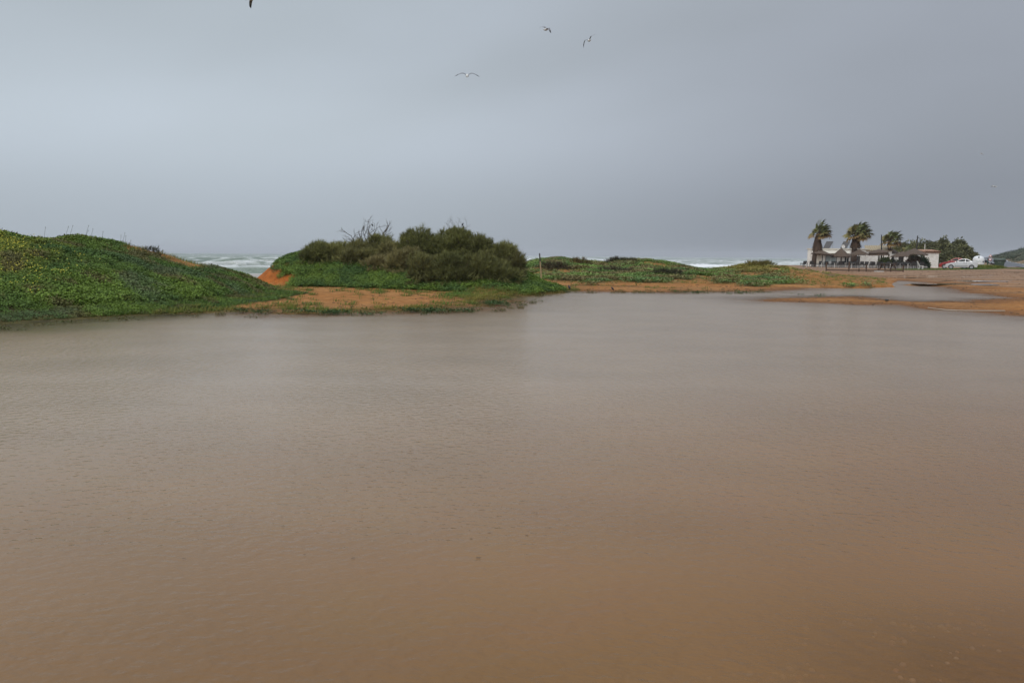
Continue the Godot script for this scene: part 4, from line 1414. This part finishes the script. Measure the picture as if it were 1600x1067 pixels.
	for k in fx.size() - 1:
		st = begin()
		rod(st, on(fx[k] + 0.05, 83.0) - fence.position + Vector3(0, 0.14, 0.0), on(fx[k + 1] - 0.05, 83.0) - fence.position + Vector3(0, 0.14, 0.0), 0.11)
		put("rail", st, wood, fence)
	# wooden bench block at the fence's right end
	var bench := thing("picnic_bench", "dark wooden picnic bench at the right end of the low fence", "bench", on(46.5, 99.0))
	st = begin()
	for k in 4: box(st, Vector3(0, 0.72, -0.33 + 0.22 * k), Vector3(1.7, 0.05, 0.2))
	put("table_top", st, wood, bench)
	for z in [-0.75, 0.75]:
		st = begin()
		box(st, Vector3(0, 0.44, z), Vector3(1.7, 0.05, 0.28))
		put("seat", st, wood, bench)
	for x in [-0.65, 0.65]:
		for sx in [-1.0, 1.0]:
			st = begin()
			rod(st, Vector3(x, 0, sx * 0.75), Vector3(x, 0.7, sx * 0.25), 0.1)
			put("leg", st, wood, bench)
	# white board lying at the fence
	st = begin()
	box(st, Vector3.ZERO, Vector3(0.85, 0.06, 0.3))
	var board := put("board", st, white)
	board.position = on(37.9, 82.6, 0.04)
	mark(board, "white board lying on the sand in front of the fence", "board")
	# white plastic lounge chair on the grass
	var lounger := thing("garden_chair", "white plastic garden chair tilted on the grass near the hut", "chair", on(51.2, 100.0, 0.05), -0.25)
	st = begin()
	for k in 5: box(st, Vector3(-0.16 + 0.02 * k, 0.44, -0.2 + 0.1 * k), Vector3(0.5, 0.04, 0.08))
	put("seat", st, white, lounger)
	st = begin()
	for k in 5: box(st, Vector3(-0.42, 0.72, -0.2 + 0.1 * k), Vector3(0.04, 0.6, 0.075), Basis(Vector3.BACK, 0.45))
	put("backrest", st, white, lounger)
	st = begin()
	box(st, Vector3(0.35, 0.30, 0), Vector3(0.55, 0.04, 0.45), Basis(Vector3.BACK, -0.12))
	put("footrest", st, white, lounger)
	for k in 4:
		st = begin()
		rod(st, Vector3(-0.35 if k % 2 else 0.1, -0.02, 0.2 if k < 2 else -0.2), Vector3(-0.25 if k % 2 else 0.02, 0.44, 0.2 if k < 2 else -0.2), 0.05)
		put("leg", st, white, lounger)
	# closed dark blue parasol and the hut
	var closed := thing("folded_parasol", "folded dark blue parasol between the thatched ones", "parasol", on(60.6, 121.5))
	st = begin(true)
	lathe(st, PackedVector2Array([Vector2(0.03, 2.3), Vector2(0.14, 2.0), Vector2(0.26, 1.2), Vector2(0.30, 0.75), Vector2(0.05, 0.7)]), 9)
	put("cloth", st, paint(Color(0.03, 0.045, 0.06), 0.8), closed)
	st = begin()
	rod(st, Vector3(0, 0, 0), Vector3(0, 0.8, 0), 0.06)
	put("pole", st, dark, closed)
	var hut := thing("white_hut", "small white hut with a tiled roof edge beside the red car", "hut", on(63.3, 123.0))
	st = begin()
	box(st, Vector3(1.1, 1.2, -1.1), Vector3(2.2, 2.5, 2.2))
	put("wall", st, white, hut)
	for k in 9:
		st = begin(true)
		lathe(st, PackedVector2Array([Vector2(0.14, -1.35), Vector2(0.15, 1.35)]), 8, Vector3(0.05 + k * 0.27, 2.55, -1.1), Basis(Vector3.RIGHT, PI / 2 + 0.09))
		put("roof_tile", st, tile, hut)
	st = begin()
	box(st, Vector3(1.1, 2.47, -1.1), Vector3(2.4, 0.05, 2.5), Basis(Vector3.RIGHT, 0.09))
	put("roof_slab", st, tile, hut)
	var ant := thing("flue_pipe", "thin white pipe standing up behind the hut roof", "pipe", on(64.6, 125.6))
	st = begin(true)
	tube(st, PackedVector3Array([Vector3(0, 0, 0), Vector3(0, 3.65, 0)]), PackedFloat32Array([0.05, 0.05]), 8)
	put("shaft", st, white, ant)
	# bushes round the terrace
	var big := [leaf_clump(150, 18, 0.17, 0.26, 0.26), leaf_clump(151, 18, 0.17, 0.26, 0.26)]
	leafy_bush("terrace_bush", "yellow green bush below the tall dark pole", "bush", on(52.9, 113.8), Vector3(0.75, 1.25, 0.6), 200, Color(0.10, 0.10, 0.03), Color(0.06, 0.075, 0.025), 911, big, "bushes round the terrace")
	leafy_bush("terrace_bush", "reddish brown bush left of the white hut", "bush", on(58.2, 116.0), Vector3(0.95, 1.7, 0.8), 300, Color(0.075, 0.045, 0.03), Color(0.045, 0.04, 0.022), 912, big, "bushes round the terrace")
	leafy_bush("terrace_bush", "dark green round bush against the white hut wall", "bush", on(59.5, 116.3), Vector3(0.85, 1.55, 0.8), 300, Color(0.03, 0.055, 0.024), Color(0.022, 0.035, 0.018), 913, big, "bushes round the terrace")
	leafy_bush("terrace_bush", "low dark hedge in front of the annex", "bush", on(56.4, 119.0), Vector3(1.6, 0.95, 0.5), 260, Color(0.035, 0.05, 0.024), Color(0.03, 0.035, 0.02), 914, big, "bushes round the terrace")

func parasol(label: String, at: Vector3, top: float, rad: float, drop: float, tilt: float, seed_: int, tiers := false) -> void:
	var r := RandomNumberGenerator.new()
	r.seed = seed_
	rad *= 1.12
	var t := thing("thatched_parasol", label, "parasol", at, 0.0, "thatched parasols on the terrace")
	var wood := paint(Color(0.07, 0.048, 0.035), 0.9)
	var st := begin(true)
	tube(st, PackedVector3Array([Vector3(0, -0.2, 0), Vector3(0, top + 0.05, 0)]), PackedFloat32Array([0.055, 0.05]), 7)
	if tiers: tube(st, PackedVector3Array([Vector3(0.22, -0.2, 0.1), Vector3(0.1, top - 0.4, 0)]), PackedFloat32Array([0.045, 0.045]), 7)
	put("pole", st, wood, t)
	var th := begin()
	var b := Basis(Vector3.BACK, -tilt)
	var at2 := Vector3(0, top, 0)
	var rings := [[0.05, 0.0], [0.35, 0.30], [0.75, 0.72], [1.0, 1.0], [0.92, 1.08], [0.3, 0.62]]
	if tiers: rings = [[0.05, 0.0], [0.45, 0.16], [0.85, 0.45], [1.0, 0.68], [0.86, 0.74], [0.98, 0.98], [1.02, 1.12], [0.85, 1.15], [0.3, 0.6]]
	var prof := PackedVector2Array()
	for e in rings: prof.append(Vector2(e[0] * rad, -e[1] * drop))
	th.set_color(Color(0.105, 0.074, 0.054))
	lathe(th, prof, 22, at2, b, 0.05, r)
	for i in 260:
		var a := r.randf() * TAU
		var u := r.randf_range(0.25, 1.0)
		var d := Vector3(cos(a), 0, sin(a))
		var y: float = -drop * u
		var p0 := d * rad * u * 0.98 + Vector3(0, y + 0.05, 0)
		var p1 := d * (rad * u + r.randf_range(0.08, 0.22)) + Vector3(0, y - drop * 0.2 - r.randf_range(0.0, 0.08), 0)
		var s := Vector3(-sin(a), 0, cos(a)) * r.randf_range(0.03, 0.07)
		var k := r.randf_range(0.65, 1.35)
		th.set_color(Color(0.115 * k, 0.080 * k, 0.058 * k))
		quad(th, at2 + b * (p0 - s), at2 + b * (p0 + s), at2 + b * (p1 + s * 0.6), at2 + b * (p1 - s * 0.6), d + Vector3.UP)
	put("thatch", th, leaf_mat, t)
	var ribs := begin()
	for i in 6:
		var a := TAU * i / 6.0
		rod(ribs, at2 + b * Vector3(0, -0.35, 0), at2 + b * Vector3(cos(a) * rad * 0.9, -drop - 0.0, sin(a) * rad * 0.9), 0.035)
	put("ribs", ribs, wood, t)

func roadside() -> void:
	var facing := -0.52
	car("silver_car", "silver coupe parked side on, nose to the left", on(61.2, 109.0), facing, Color(0.58, 0.59, 0.61), 3.84, 1.40, 0.0)
	car("red_car", "red hatchback parked behind the silver coupe, only its nose showing", on(61.9, 111.9), facing - 0.02, Color(0.30, 0.022, 0.022), 3.9, 1.50, 0.35)
	# bottle bank
	var white := paint(Color(0.72, 0.73, 0.74), 0.55)
	var c := thing("bottle_bank", "white domed recycling container behind the silver car", "container", on(69.9, 120.0), -0.5)
	var st := begin(true)
	lathe(st, PackedVector2Array([Vector2(0.72, 0.08), Vector2(0.78, 0.2), Vector2(0.78, 1.3), Vector2(0.73, 1.52), Vector2(0.58, 1.72), Vector2(0.33, 1.84), Vector2(0.0, 1.88)]), 20)
	put("shell", st, white, c)
	st = begin(true)
	lathe(st, PackedVector2Array([Vector2(0.77, -0.02), Vector2(0.77, 0.09), Vector2(0.6, 0.09)]), 20)
	put("base", st, paint(Color(0.1, 0.12, 0.1), 0.8), c)
	for e in [[0.0, 1.62, 0.66], [0.56, 1.0, 0.52]]:
		st = begin(true)
		ball(st, Vector3(e[0], e[1], e[2]), Vector3(0.13, 0.13, 0.06), Basis.IDENTITY, 6, 12)
		put("slot", st, paint(Color(0.03, 0.03, 0.03), 0.7), c)
	st = begin()
	for k in 5:
		box(st, Vector3(-0.32 + 0.15 * k, 1.08 - 0.05 * (k % 3), 0.785 - 0.02 * absi(k - 2)), Vector3(0.11, 0.06, 0.03), Basis(Vector3.BACK, 0.4 - 0.2 * k))
	put("printed_mark", st, paint(Color(0.25, 0.36, 0.33), 0.7), c)
	st = begin(true)
	tube(st, PackedVector3Array([Vector3(0, 1.86, 0), Vector3(0, 1.98, 0)]), PackedFloat32Array([0.09, 0.07]), 8)
	put("lifting_hook", st, paint(Color(0.15, 0.15, 0.16), 0.6), c)
	# slim green post by the container
	var gp := thing("green_post", "slim dark green post right beside the white container", "post", on(71.0, 119.5))
	st = begin(true)
	tube(st, PackedVector3Array([Vector3(0, -0.1, 0), Vector3(0, 1.5, 0)]), PackedFloat32Array([0.07, 0.07]), 8)
	put("shaft", st, paint(Color(0.02, 0.06, 0.04), 0.6), gp)
	# green wheeled bin
	var green := paint(Color(0.035, 0.06, 0.04), 0.5)
	var bin := thing("green_bin", "large dark green wheeled rubbish bin with a closed lid", "rubbish bin", on(75.5, 124.0, 0.14), -0.5)
	st = begin()
	var lo := [Vector3(-0.58, 0.15, -0.4), Vector3(0.58, 0.15, -0.4), Vector3(0.58, 0.15, 0.4), Vector3(-0.58, 0.15, 0.4)]
	var hi := [Vector3(-0.72, 1.08, -0.52), Vector3(0.72, 1.08, -0.52), Vector3(0.72, 1.08, 0.52), Vector3(-0.72, 1.08, 0.52)]
	for k in 4:
		var k2 := (k + 1) % 4
		quad(st, lo[k], lo[k2], hi[k2], hi[k], (lo[k] + lo[k2]) * Vector3(1, 0, 1))
	quad(st, lo[0], lo[1], lo[2], lo[3], Vector3.DOWN)
	put("tub", st, green, bin)
	st = begin(true)
	tube(st, PackedVector3Array([Vector3(-0.82, 1.1, 0), Vector3(-0.8, 1.1, 0), Vector3(0.8, 1.1, 0), Vector3(0.82, 1.1, 0)]), PackedFloat32Array([0.0, 0.3, 0.3, 0.0]), 14)
	put("lid", st, paint(Color(0.06, 0.085, 0.065), 0.5), bin)
	st = begin()
	box(st, Vector3(0, 1.05, 0.54), Vector3(1.62, 0.1, 0.1))
	box(st, Vector3(-0.78, 0.98, 0.2), Vector3(0.08, 0.26, 0.6))
	box(st, Vector3(0.78, 0.98, 0.2), Vector3(0.08, 0.26, 0.6))
	put("rim", st, paint(Color(0.018, 0.026, 0.02), 0.6), bin)
	st = begin()
	for k in 2:
		box(st, Vector3(-0.12 + 0.24 * k, 0.80, 0.50), Vector3(0.12, 0.14, 0.03))
	put("label_plate", st, paint(Color(0.16, 0.2, 0.16), 0.6), bin)
	for k in 4:
		st = begin(true)
		lathe(st, PackedVector2Array([Vector2(0.0, -0.03), Vector2(0.09, -0.03), Vector2(0.09, 0.03), Vector2(0.0, 0.03)]), 10, Vector3(0.5 if k % 2 else -0.5, 0.09, 0.36 if k < 2 else -0.36), Basis(Vector3.BACK, PI / 2))
		put("wheel", st, paint(Color(0.02, 0.02, 0.02), 0.8), bin)
	# traffic signs
	var sg := thing("traffic_sign", "post with a triangular and a round red and white sign by the road", "traffic sign", on(95.5, 160.0), -0.5)
	var red := paint(Color(0.5, 0.05, 0.05), 0.5)
	var pale := paint(Color(0.72, 0.72, 0.72), 0.5)
	st = begin(true)
	tube(st, PackedVector3Array([Vector3(0, -0.3, 0), Vector3(0, 2.9, 0)]), PackedFloat32Array([0.04, 0.04]), 7)
	put("post", st, paint(Color(0.35, 0.36, 0.37), 0.5), sg)
	st = begin(true)
	lathe(st, PackedVector2Array([Vector2(0.0, 0.0), Vector2(0.36, 0.0), Vector2(0.36, 0.03), Vector2(0.0, 0.03)]), 3, Vector3(0, 2.5, 0.05), Basis(Vector3.RIGHT, PI / 2) * Basis(Vector3.UP, PI / 2))
	var plate := put("warning_plate", st, red, sg)
	st = begin(true)
	lathe(st, PackedVector2Array([Vector2(0.0, 0.035), Vector2(0.25, 0.035), Vector2(0.25, 0.04), Vector2(0.0, 0.04)]), 3, Vector3(0, 2.5, 0.05), Basis(Vector3.RIGHT, PI / 2) * Basis(Vector3.UP, PI / 2))
	put("white_field", st, pale, plate)
	st = begin(true)
	lathe(st, PackedVector2Array([Vector2(0.0, 0.0), Vector2(0.28, 0.0), Vector2(0.28, 0.03), Vector2(0.0, 0.03)]), 20, Vector3(0, 1.75, 0.05), Basis(Vector3.RIGHT, PI / 2))
	plate = put("limit_plate", st, red, sg)
	st = begin(true)
	lathe(st, PackedVector2Array([Vector2(0.0, 0.035), Vector2(0.20, 0.035), Vector2(0.20, 0.04), Vector2(0.0, 0.04)]), 20, Vector3(0, 1.75, 0.05), Basis(Vector3.RIGHT, PI / 2))
	put("white_field", st, pale, plate)
	# trees behind the car
	var big := [leaf_clump(160, 20, 0.30, 0.45, 0.45), leaf_clump(161, 20, 0.30, 0.45, 0.45), leaf_clump(162, 20, 0.26, 0.45, 0.45)]
	var trees := [["pale olive low tree at the left end of the grove, above the annex", 72.8, 152.0, 4.0, 3.3, 0.25], ["low olive tree second from the left in the grove", 75.3, 151.0, 4.9, 3.3, 0.3], ["broad grey green tree left of the grove's tallest tree", 77.6, 150.0, 5.0, 2.7, 0.5],
		["tallest tree of the grove behind the red car", 79.9, 149.0, 5.4, 2.5, 0.6], ["dense dark tree behind the silver car's roof", 81.0, 146.0, 4.8, 2.4, 0.75], ["low dark tree left of the white container", 80.6, 143.5, 3.7, 2.0, 0.7], ["smallest tree at the right end of the grove", 81.3, 142.5, 2.5, 1.3, 0.55], ["dark undergrowth tree right behind the white hut", 72.8, 140.0, 3.0, 2.6, 0.9], ["dark low tree behind the red car's windscreen", 76.6, 139.0, 2.7, 2.4, 0.9]]
	for i in trees.size():
		var e: Array = trees[i]
		leafy_bush("coastal_tree", e[0], "tree", on(e[1], e[2]), Vector3(e[4], e[3] * 0.9, 2.0), 620, Color(0.25, 0.235, 0.095).lerp(Color(0.15, 0.155, 0.07), e[5]), Color(0.15, 0.155, 0.07).lerp(Color(0.09, 0.095, 0.052), e[5]), 1000 + i, big, "trees in the grove behind the cars")
	# verge grass
	var r := RandomNumberGenerator.new()
	r.seed = 91
	var tuft := grass_tuft(210, 16, 0.28, 0.3, 0.02)
	var where := []
	var tint := PackedColorArray()
	for i in 14000:
		var x := r.randf_range(47.0, 82.0)
		var d := r.randf_range(97.0, 126.0)
		var hump := smoothstep(0.15, 0.45, verge(x, d))
		var strip := smoothstep(3.4, 1.6, absf(d - (99.5 + (x - 50.0) * 0.78)))
		if x > 64.0: strip = maxf(strip, smoothstep(3.5, 2.0, absf(d - (111.5 + (x - 64.0) * 0.9))))
		if r.randf() > maxf(hump, strip * 0.8): continue
		var s := r.randf_range(0.6, 1.2) * (0.45 + 0.8 * hump)
		where.append(Transform3D(Basis(Vector3.UP, r.randf() * TAU).scaled(Vector3(s, s, s)), on(x, d)))
		var col := Color(0.085, 0.15, 0.03).lerp(Color(0.17, 0.19, 0.04), hump) * r.randf_range(0.8, 1.2)
		col.a = 1.0
		tint.append(col)
	mark(scatter("verge_grass", tuft, leaf_mat, where, tint), "green grass verge round the parked cars and bin", "grass", "", "stuff")
	# scrub on the far hill
	var scrub := leaf_clump(170, 20, 0.6, 0.9, 0.7)
	where = []
	tint = PackedColorArray()
	for i in 2600:
		var d := r.randf_range(160.0, 560.0)
		var x := road_x(d) + 5.0 + 110.0 * pow(r.randf(), 1.6)
		if height(x, d) < 0.8 or r.randf() > 0.3 + patch.get_noise_2d(x * 0.2, d * 0.2) * 1.3: continue
		var s := r.randf_range(0.5, 1.2)
		where.append(Transform3D(Basis(Vector3.UP, r.randf() * TAU).scaled(Vector3(s, s, s)), on(x, d)))
		var col := Color(0.05, 0.065, 0.032) * r.randf_range(0.8, 1.3)
		col.a = 1.0
		tint.append(col)
	mark(scatter("hill_scrub", scrub, leaf_mat, where, tint), "low scrub covering the hazy hill beyond the road", "scrub", "", "stuff")

func creatures() -> void:
	var feather := paint(Color.WHITE, 0.7, 0.0, true)
	var g := put("gull", gull_mesh(1.35, 0.10, 0.25, 0.17, 0.17), feather)
	g.transform = Transform3D(Basis.from_euler(Vector3(0.42, 0.04, 0.0)), Vector3(-2.70, 11.75, -47.0))
	mark(g, "gull gliding towards the camera on arched wings, lowest of the four", "gull", "gulls over the flood water")
	g = put("gull", gull_mesh(1.2, 0.12, 0.25, 0.10, 0.30), feather)
	g.transform = Transform3D(Basis.from_euler(Vector3(0.25, -0.9, -0.35)), Vector3(2.27, 17.87, -60.0))
	mark(g, "gull banking with its right wing low, upper one near the middle", "gull", "gulls over the flood water")
	g = put("gull", gull_mesh(1.2, 0.16, 0.3, 0.42, 0.1), feather)
	g.transform = Transform3D(Basis.from_euler(Vector3(0.35, -0.5, 0.42)), Vector3(5.45, 17.13, -60.0))
	mark(g, "gull turning steeply with dark wing tips, right of the middle", "gull", "gulls over the flood water")
	g = put("gull", gull_mesh(1.2, 0.08, 0.3, 0.3, 0.1), feather)
	g.transform = Transform3D(Basis.from_euler(Vector3(0.2, -1.2, 0.35)), Vector3(-15.94, 16.78, -50.0))
	mark(g, "gull cut off by the top edge on the left", "gull", "gulls over the flood water")
	g = put("gull", gull_mesh(1.1, 0.1, 0.25, 0.1, 0.1), feather)
	g.transform = Transform3D(Basis.from_euler(Vector3(0.0, 1.5, 0.5)), Vector3(86.57, 20.89, -150.0))
	mark(g, "tiny distant bird high above the grove, upper of the far ones", "gull", "distant birds on the right")
	for k in 2:
		g = put("gull", gull_mesh(0.8, 0.1, 0.2, 0.1, 0.05), feather)
		g.transform = Transform3D(Basis.from_euler(Vector3(0.1, 0.5, 0.3)), Vector3(77.2 + 0.42 * k, 13.2 - 0.06 * k, -130.0))
		mark(g, ["left", "right"][k] + " one of two tiny distant birds flying side by side", "gull", "distant birds on the right")
	var dark := Color(0.022, 0.022, 0.026)
	for e in [["dark bird standing at the water's edge right of the mound", Vector2(2.55, 35.2), 0.25, Color(0.045, 0.038, 0.055), 0.35], ["dark bird with a pale tail on the shore below the far dunes", Vector2(4.45, 34.9), 0.22, Color(0.035, 0.035, 0.04), 0.7]]:
		var b := put("shore_bird", perched_mesh(e[2], e[4], e[3], dark), feather)
		b.position = on(e[1].x, e[1].y)
		mark(b, e[0], "bird", "dark birds on the shore")
	for e in [["small dark bird perched on the bare dead bush", Vector3(-6.60, 2.80, -37.9), 0.17, 0.5], ["upper of two dark birds perched on the broad shrub", Vector3(-2.30, 2.80, -36.0), 0.17, -0.6], ["lower of two dark birds perched on the broad shrub", Vector3(-2.20, 2.64, -36.0), 0.19, 0.25]]:
		var b := put("perched_bird", perched_mesh(e[2], e[3], Color(0.02, 0.02, 0.022), dark), feather)
		b.position = e[1]
		mark(b, e[0], "bird", "dark birds on the bushes")
	# wooden post on the sand
	var st := begin(true)
	var post := thing("wooden_post", "thin leaning wooden post standing right of the mound", "post", on(1.50, 41.0, -0.3))
	tube(st, PackedVector3Array([Vector3(0, 0, 0), Vector3(-0.02, 0.6, 0), Vector3(-0.09, 1.45, 0)]), PackedFloat32Array([0.042, 0.04, 0.036]), 7)
	put("shaft", st, paint(Color(0.33, 0.25, 0.14), 0.9), post)
	st = begin(true)
	tube(st, PackedVector3Array([Vector3(-0.09, 1.45, 0), Vector3(-0.125, 1.86, 0)]), PackedFloat32Array([0.037, 0.034]), 7)
	put("dark_tip", st, paint(Color(0.05, 0.045, 0.042), 0.9), post)
	# hose on the spit
	st = begin(true)
	var pts := PackedVector3Array()
	var radii := PackedFloat32Array()
	for p in [Vector2(12.95, 24.75), Vector2(13.0, 24.4), Vector2(13.15, 24.1), Vector2(13.4, 23.85), Vector2(13.75, 23.6), Vector2(14.15, 23.5), Vector2(14.55, 23.45)]:
		pts.append(on(p.x, p.y, 0.02))
		radii.append(0.014)
	tube(st, pts, radii, 6)
	mark(put("pale_pipe", st, paint(Color(0.42, 0.36, 0.29), 0.6)), "thin pale pipe lying along the edge of the sand spit", "pipe")
	st = begin(true)
	ball(st, Vector3.ZERO, Vector3(0.07, 0.045, 0.06), Basis.IDENTITY, 5, 8)
	var stone := put("dark_stone", st, paint(Color(0.02, 0.02, 0.022), 0.6))
	stone.position = on(13.3, 28.25, 0.03)
	mark(stone, "small black stone at the edge of the sand spit", "stone")
	# pebbles on the bed close by, and bits of straw afloat
	var r := RandomNumberGenerator.new()
	r.seed = 55
	var peb := begin(true)
	ball(peb, Vector3.ZERO, Vector3(0.017, 0.011, 0.014), Basis.IDENTITY, 4, 6)
	peb.generate_normals()
	var where := []
	var tint := PackedColorArray()
	for i in 1500:
		var x := r.randf_range(0.2, 3.2)
		var d := r.randf_range(2.3, 4.4)
		if fine.get_noise_2d(x * 1.5, d * 1.5) < r.randf_range(-0.1, 0.35): continue
		var s := r.randf_range(0.3, 1.0)
		where.append(Transform3D(Basis(Vector3.UP, r.randf() * TAU).scaled(Vector3(s, s, s)), on(x, d, 0.002)))
		tint.append(Color(0.5, 0.34, 0.2).lerp(Color(0.34, 0.12, 0.05), r.randf()))
	mark(scatter("pebbles", peb.commit(), paint(Color.WHITE, 0.7, 0.0, true), where, tint), "small pale pebbles on the pool bed near the camera", "pebbles", "", "stuff")
	var clod := begin()
	ball(clod, Vector3.ZERO, Vector3(0.035, 0.016, 0.028), Basis.IDENTITY, 3, 5)
	clod.generate_normals()
	where = []
	tint = PackedColorArray()
	for z in [[9.0, 24.0, 19.5, 33.0, 1500, 0.03], [-9.0, 3.0, 19.5, 34.0, 1300, 0.06], [2.0, 24.0, 33.5, 56.0, 2000, 0.08], [20.0, 60.0, 40.0, 98.0, 1800, 0.3]]:
		for i in z[4]:
			var x := r.randf_range(z[0], z[1])
			var d := r.randf_range(z[2], z[3])
			var y := height(x, d)
			if y < -0.012 or y > z[5] or fine.get_noise_2d(x * 0.7, d * 0.9) < r.randf_range(-0.2, 0.3): continue
			var s := r.randf_range(0.3, 1.0) * (1.0 + d * 0.014)
			where.append(Transform3D(Basis(Vector3.UP, r.randf() * TAU).scaled(Vector3(s * r.randf_range(0.8, 2.2), s, s)), Vector3(x, y + 0.004, -d)))
			tint.append(Color(0.06, 0.042, 0.025).lerp(Color(0.22, 0.11, 0.05), r.randf()))
	mark(scatter("shore_litter", clod.commit(), paint(Color.WHITE, 0.85, 0.0, true), where, tint), "dark clods and bits of litter strewn over the wet sand", "litter", "", "stuff")
	var bit := begin()
	box(bit, Vector3.ZERO, Vector3(0.035, 0.001, 0.005))
	bit.generate_normals()
	where = []
	tint = PackedColorArray()
	for i in 70:
		var d := r.randf_range(3.6, 11.0)
		var x := r.randfn(-0.12 * d, 0.22 * d)
		var s := r.randf_range(0.4, 1.3) * 0.55
		where.append(Transform3D(Basis(Vector3.UP, r.randf_range(-0.5, 0.5)).scaled(Vector3(s, 1, s)), Vector3(x, 0.0062, -d)))
		tint.append(Color(0.10, 0.065, 0.035))
	mark(scatter("floating_straw", bit.commit(), paint(Color.WHITE, 0.8, 0.0, true), where, tint), "short dark bits of straw floating on the brown water", "straw", "", "stuff")
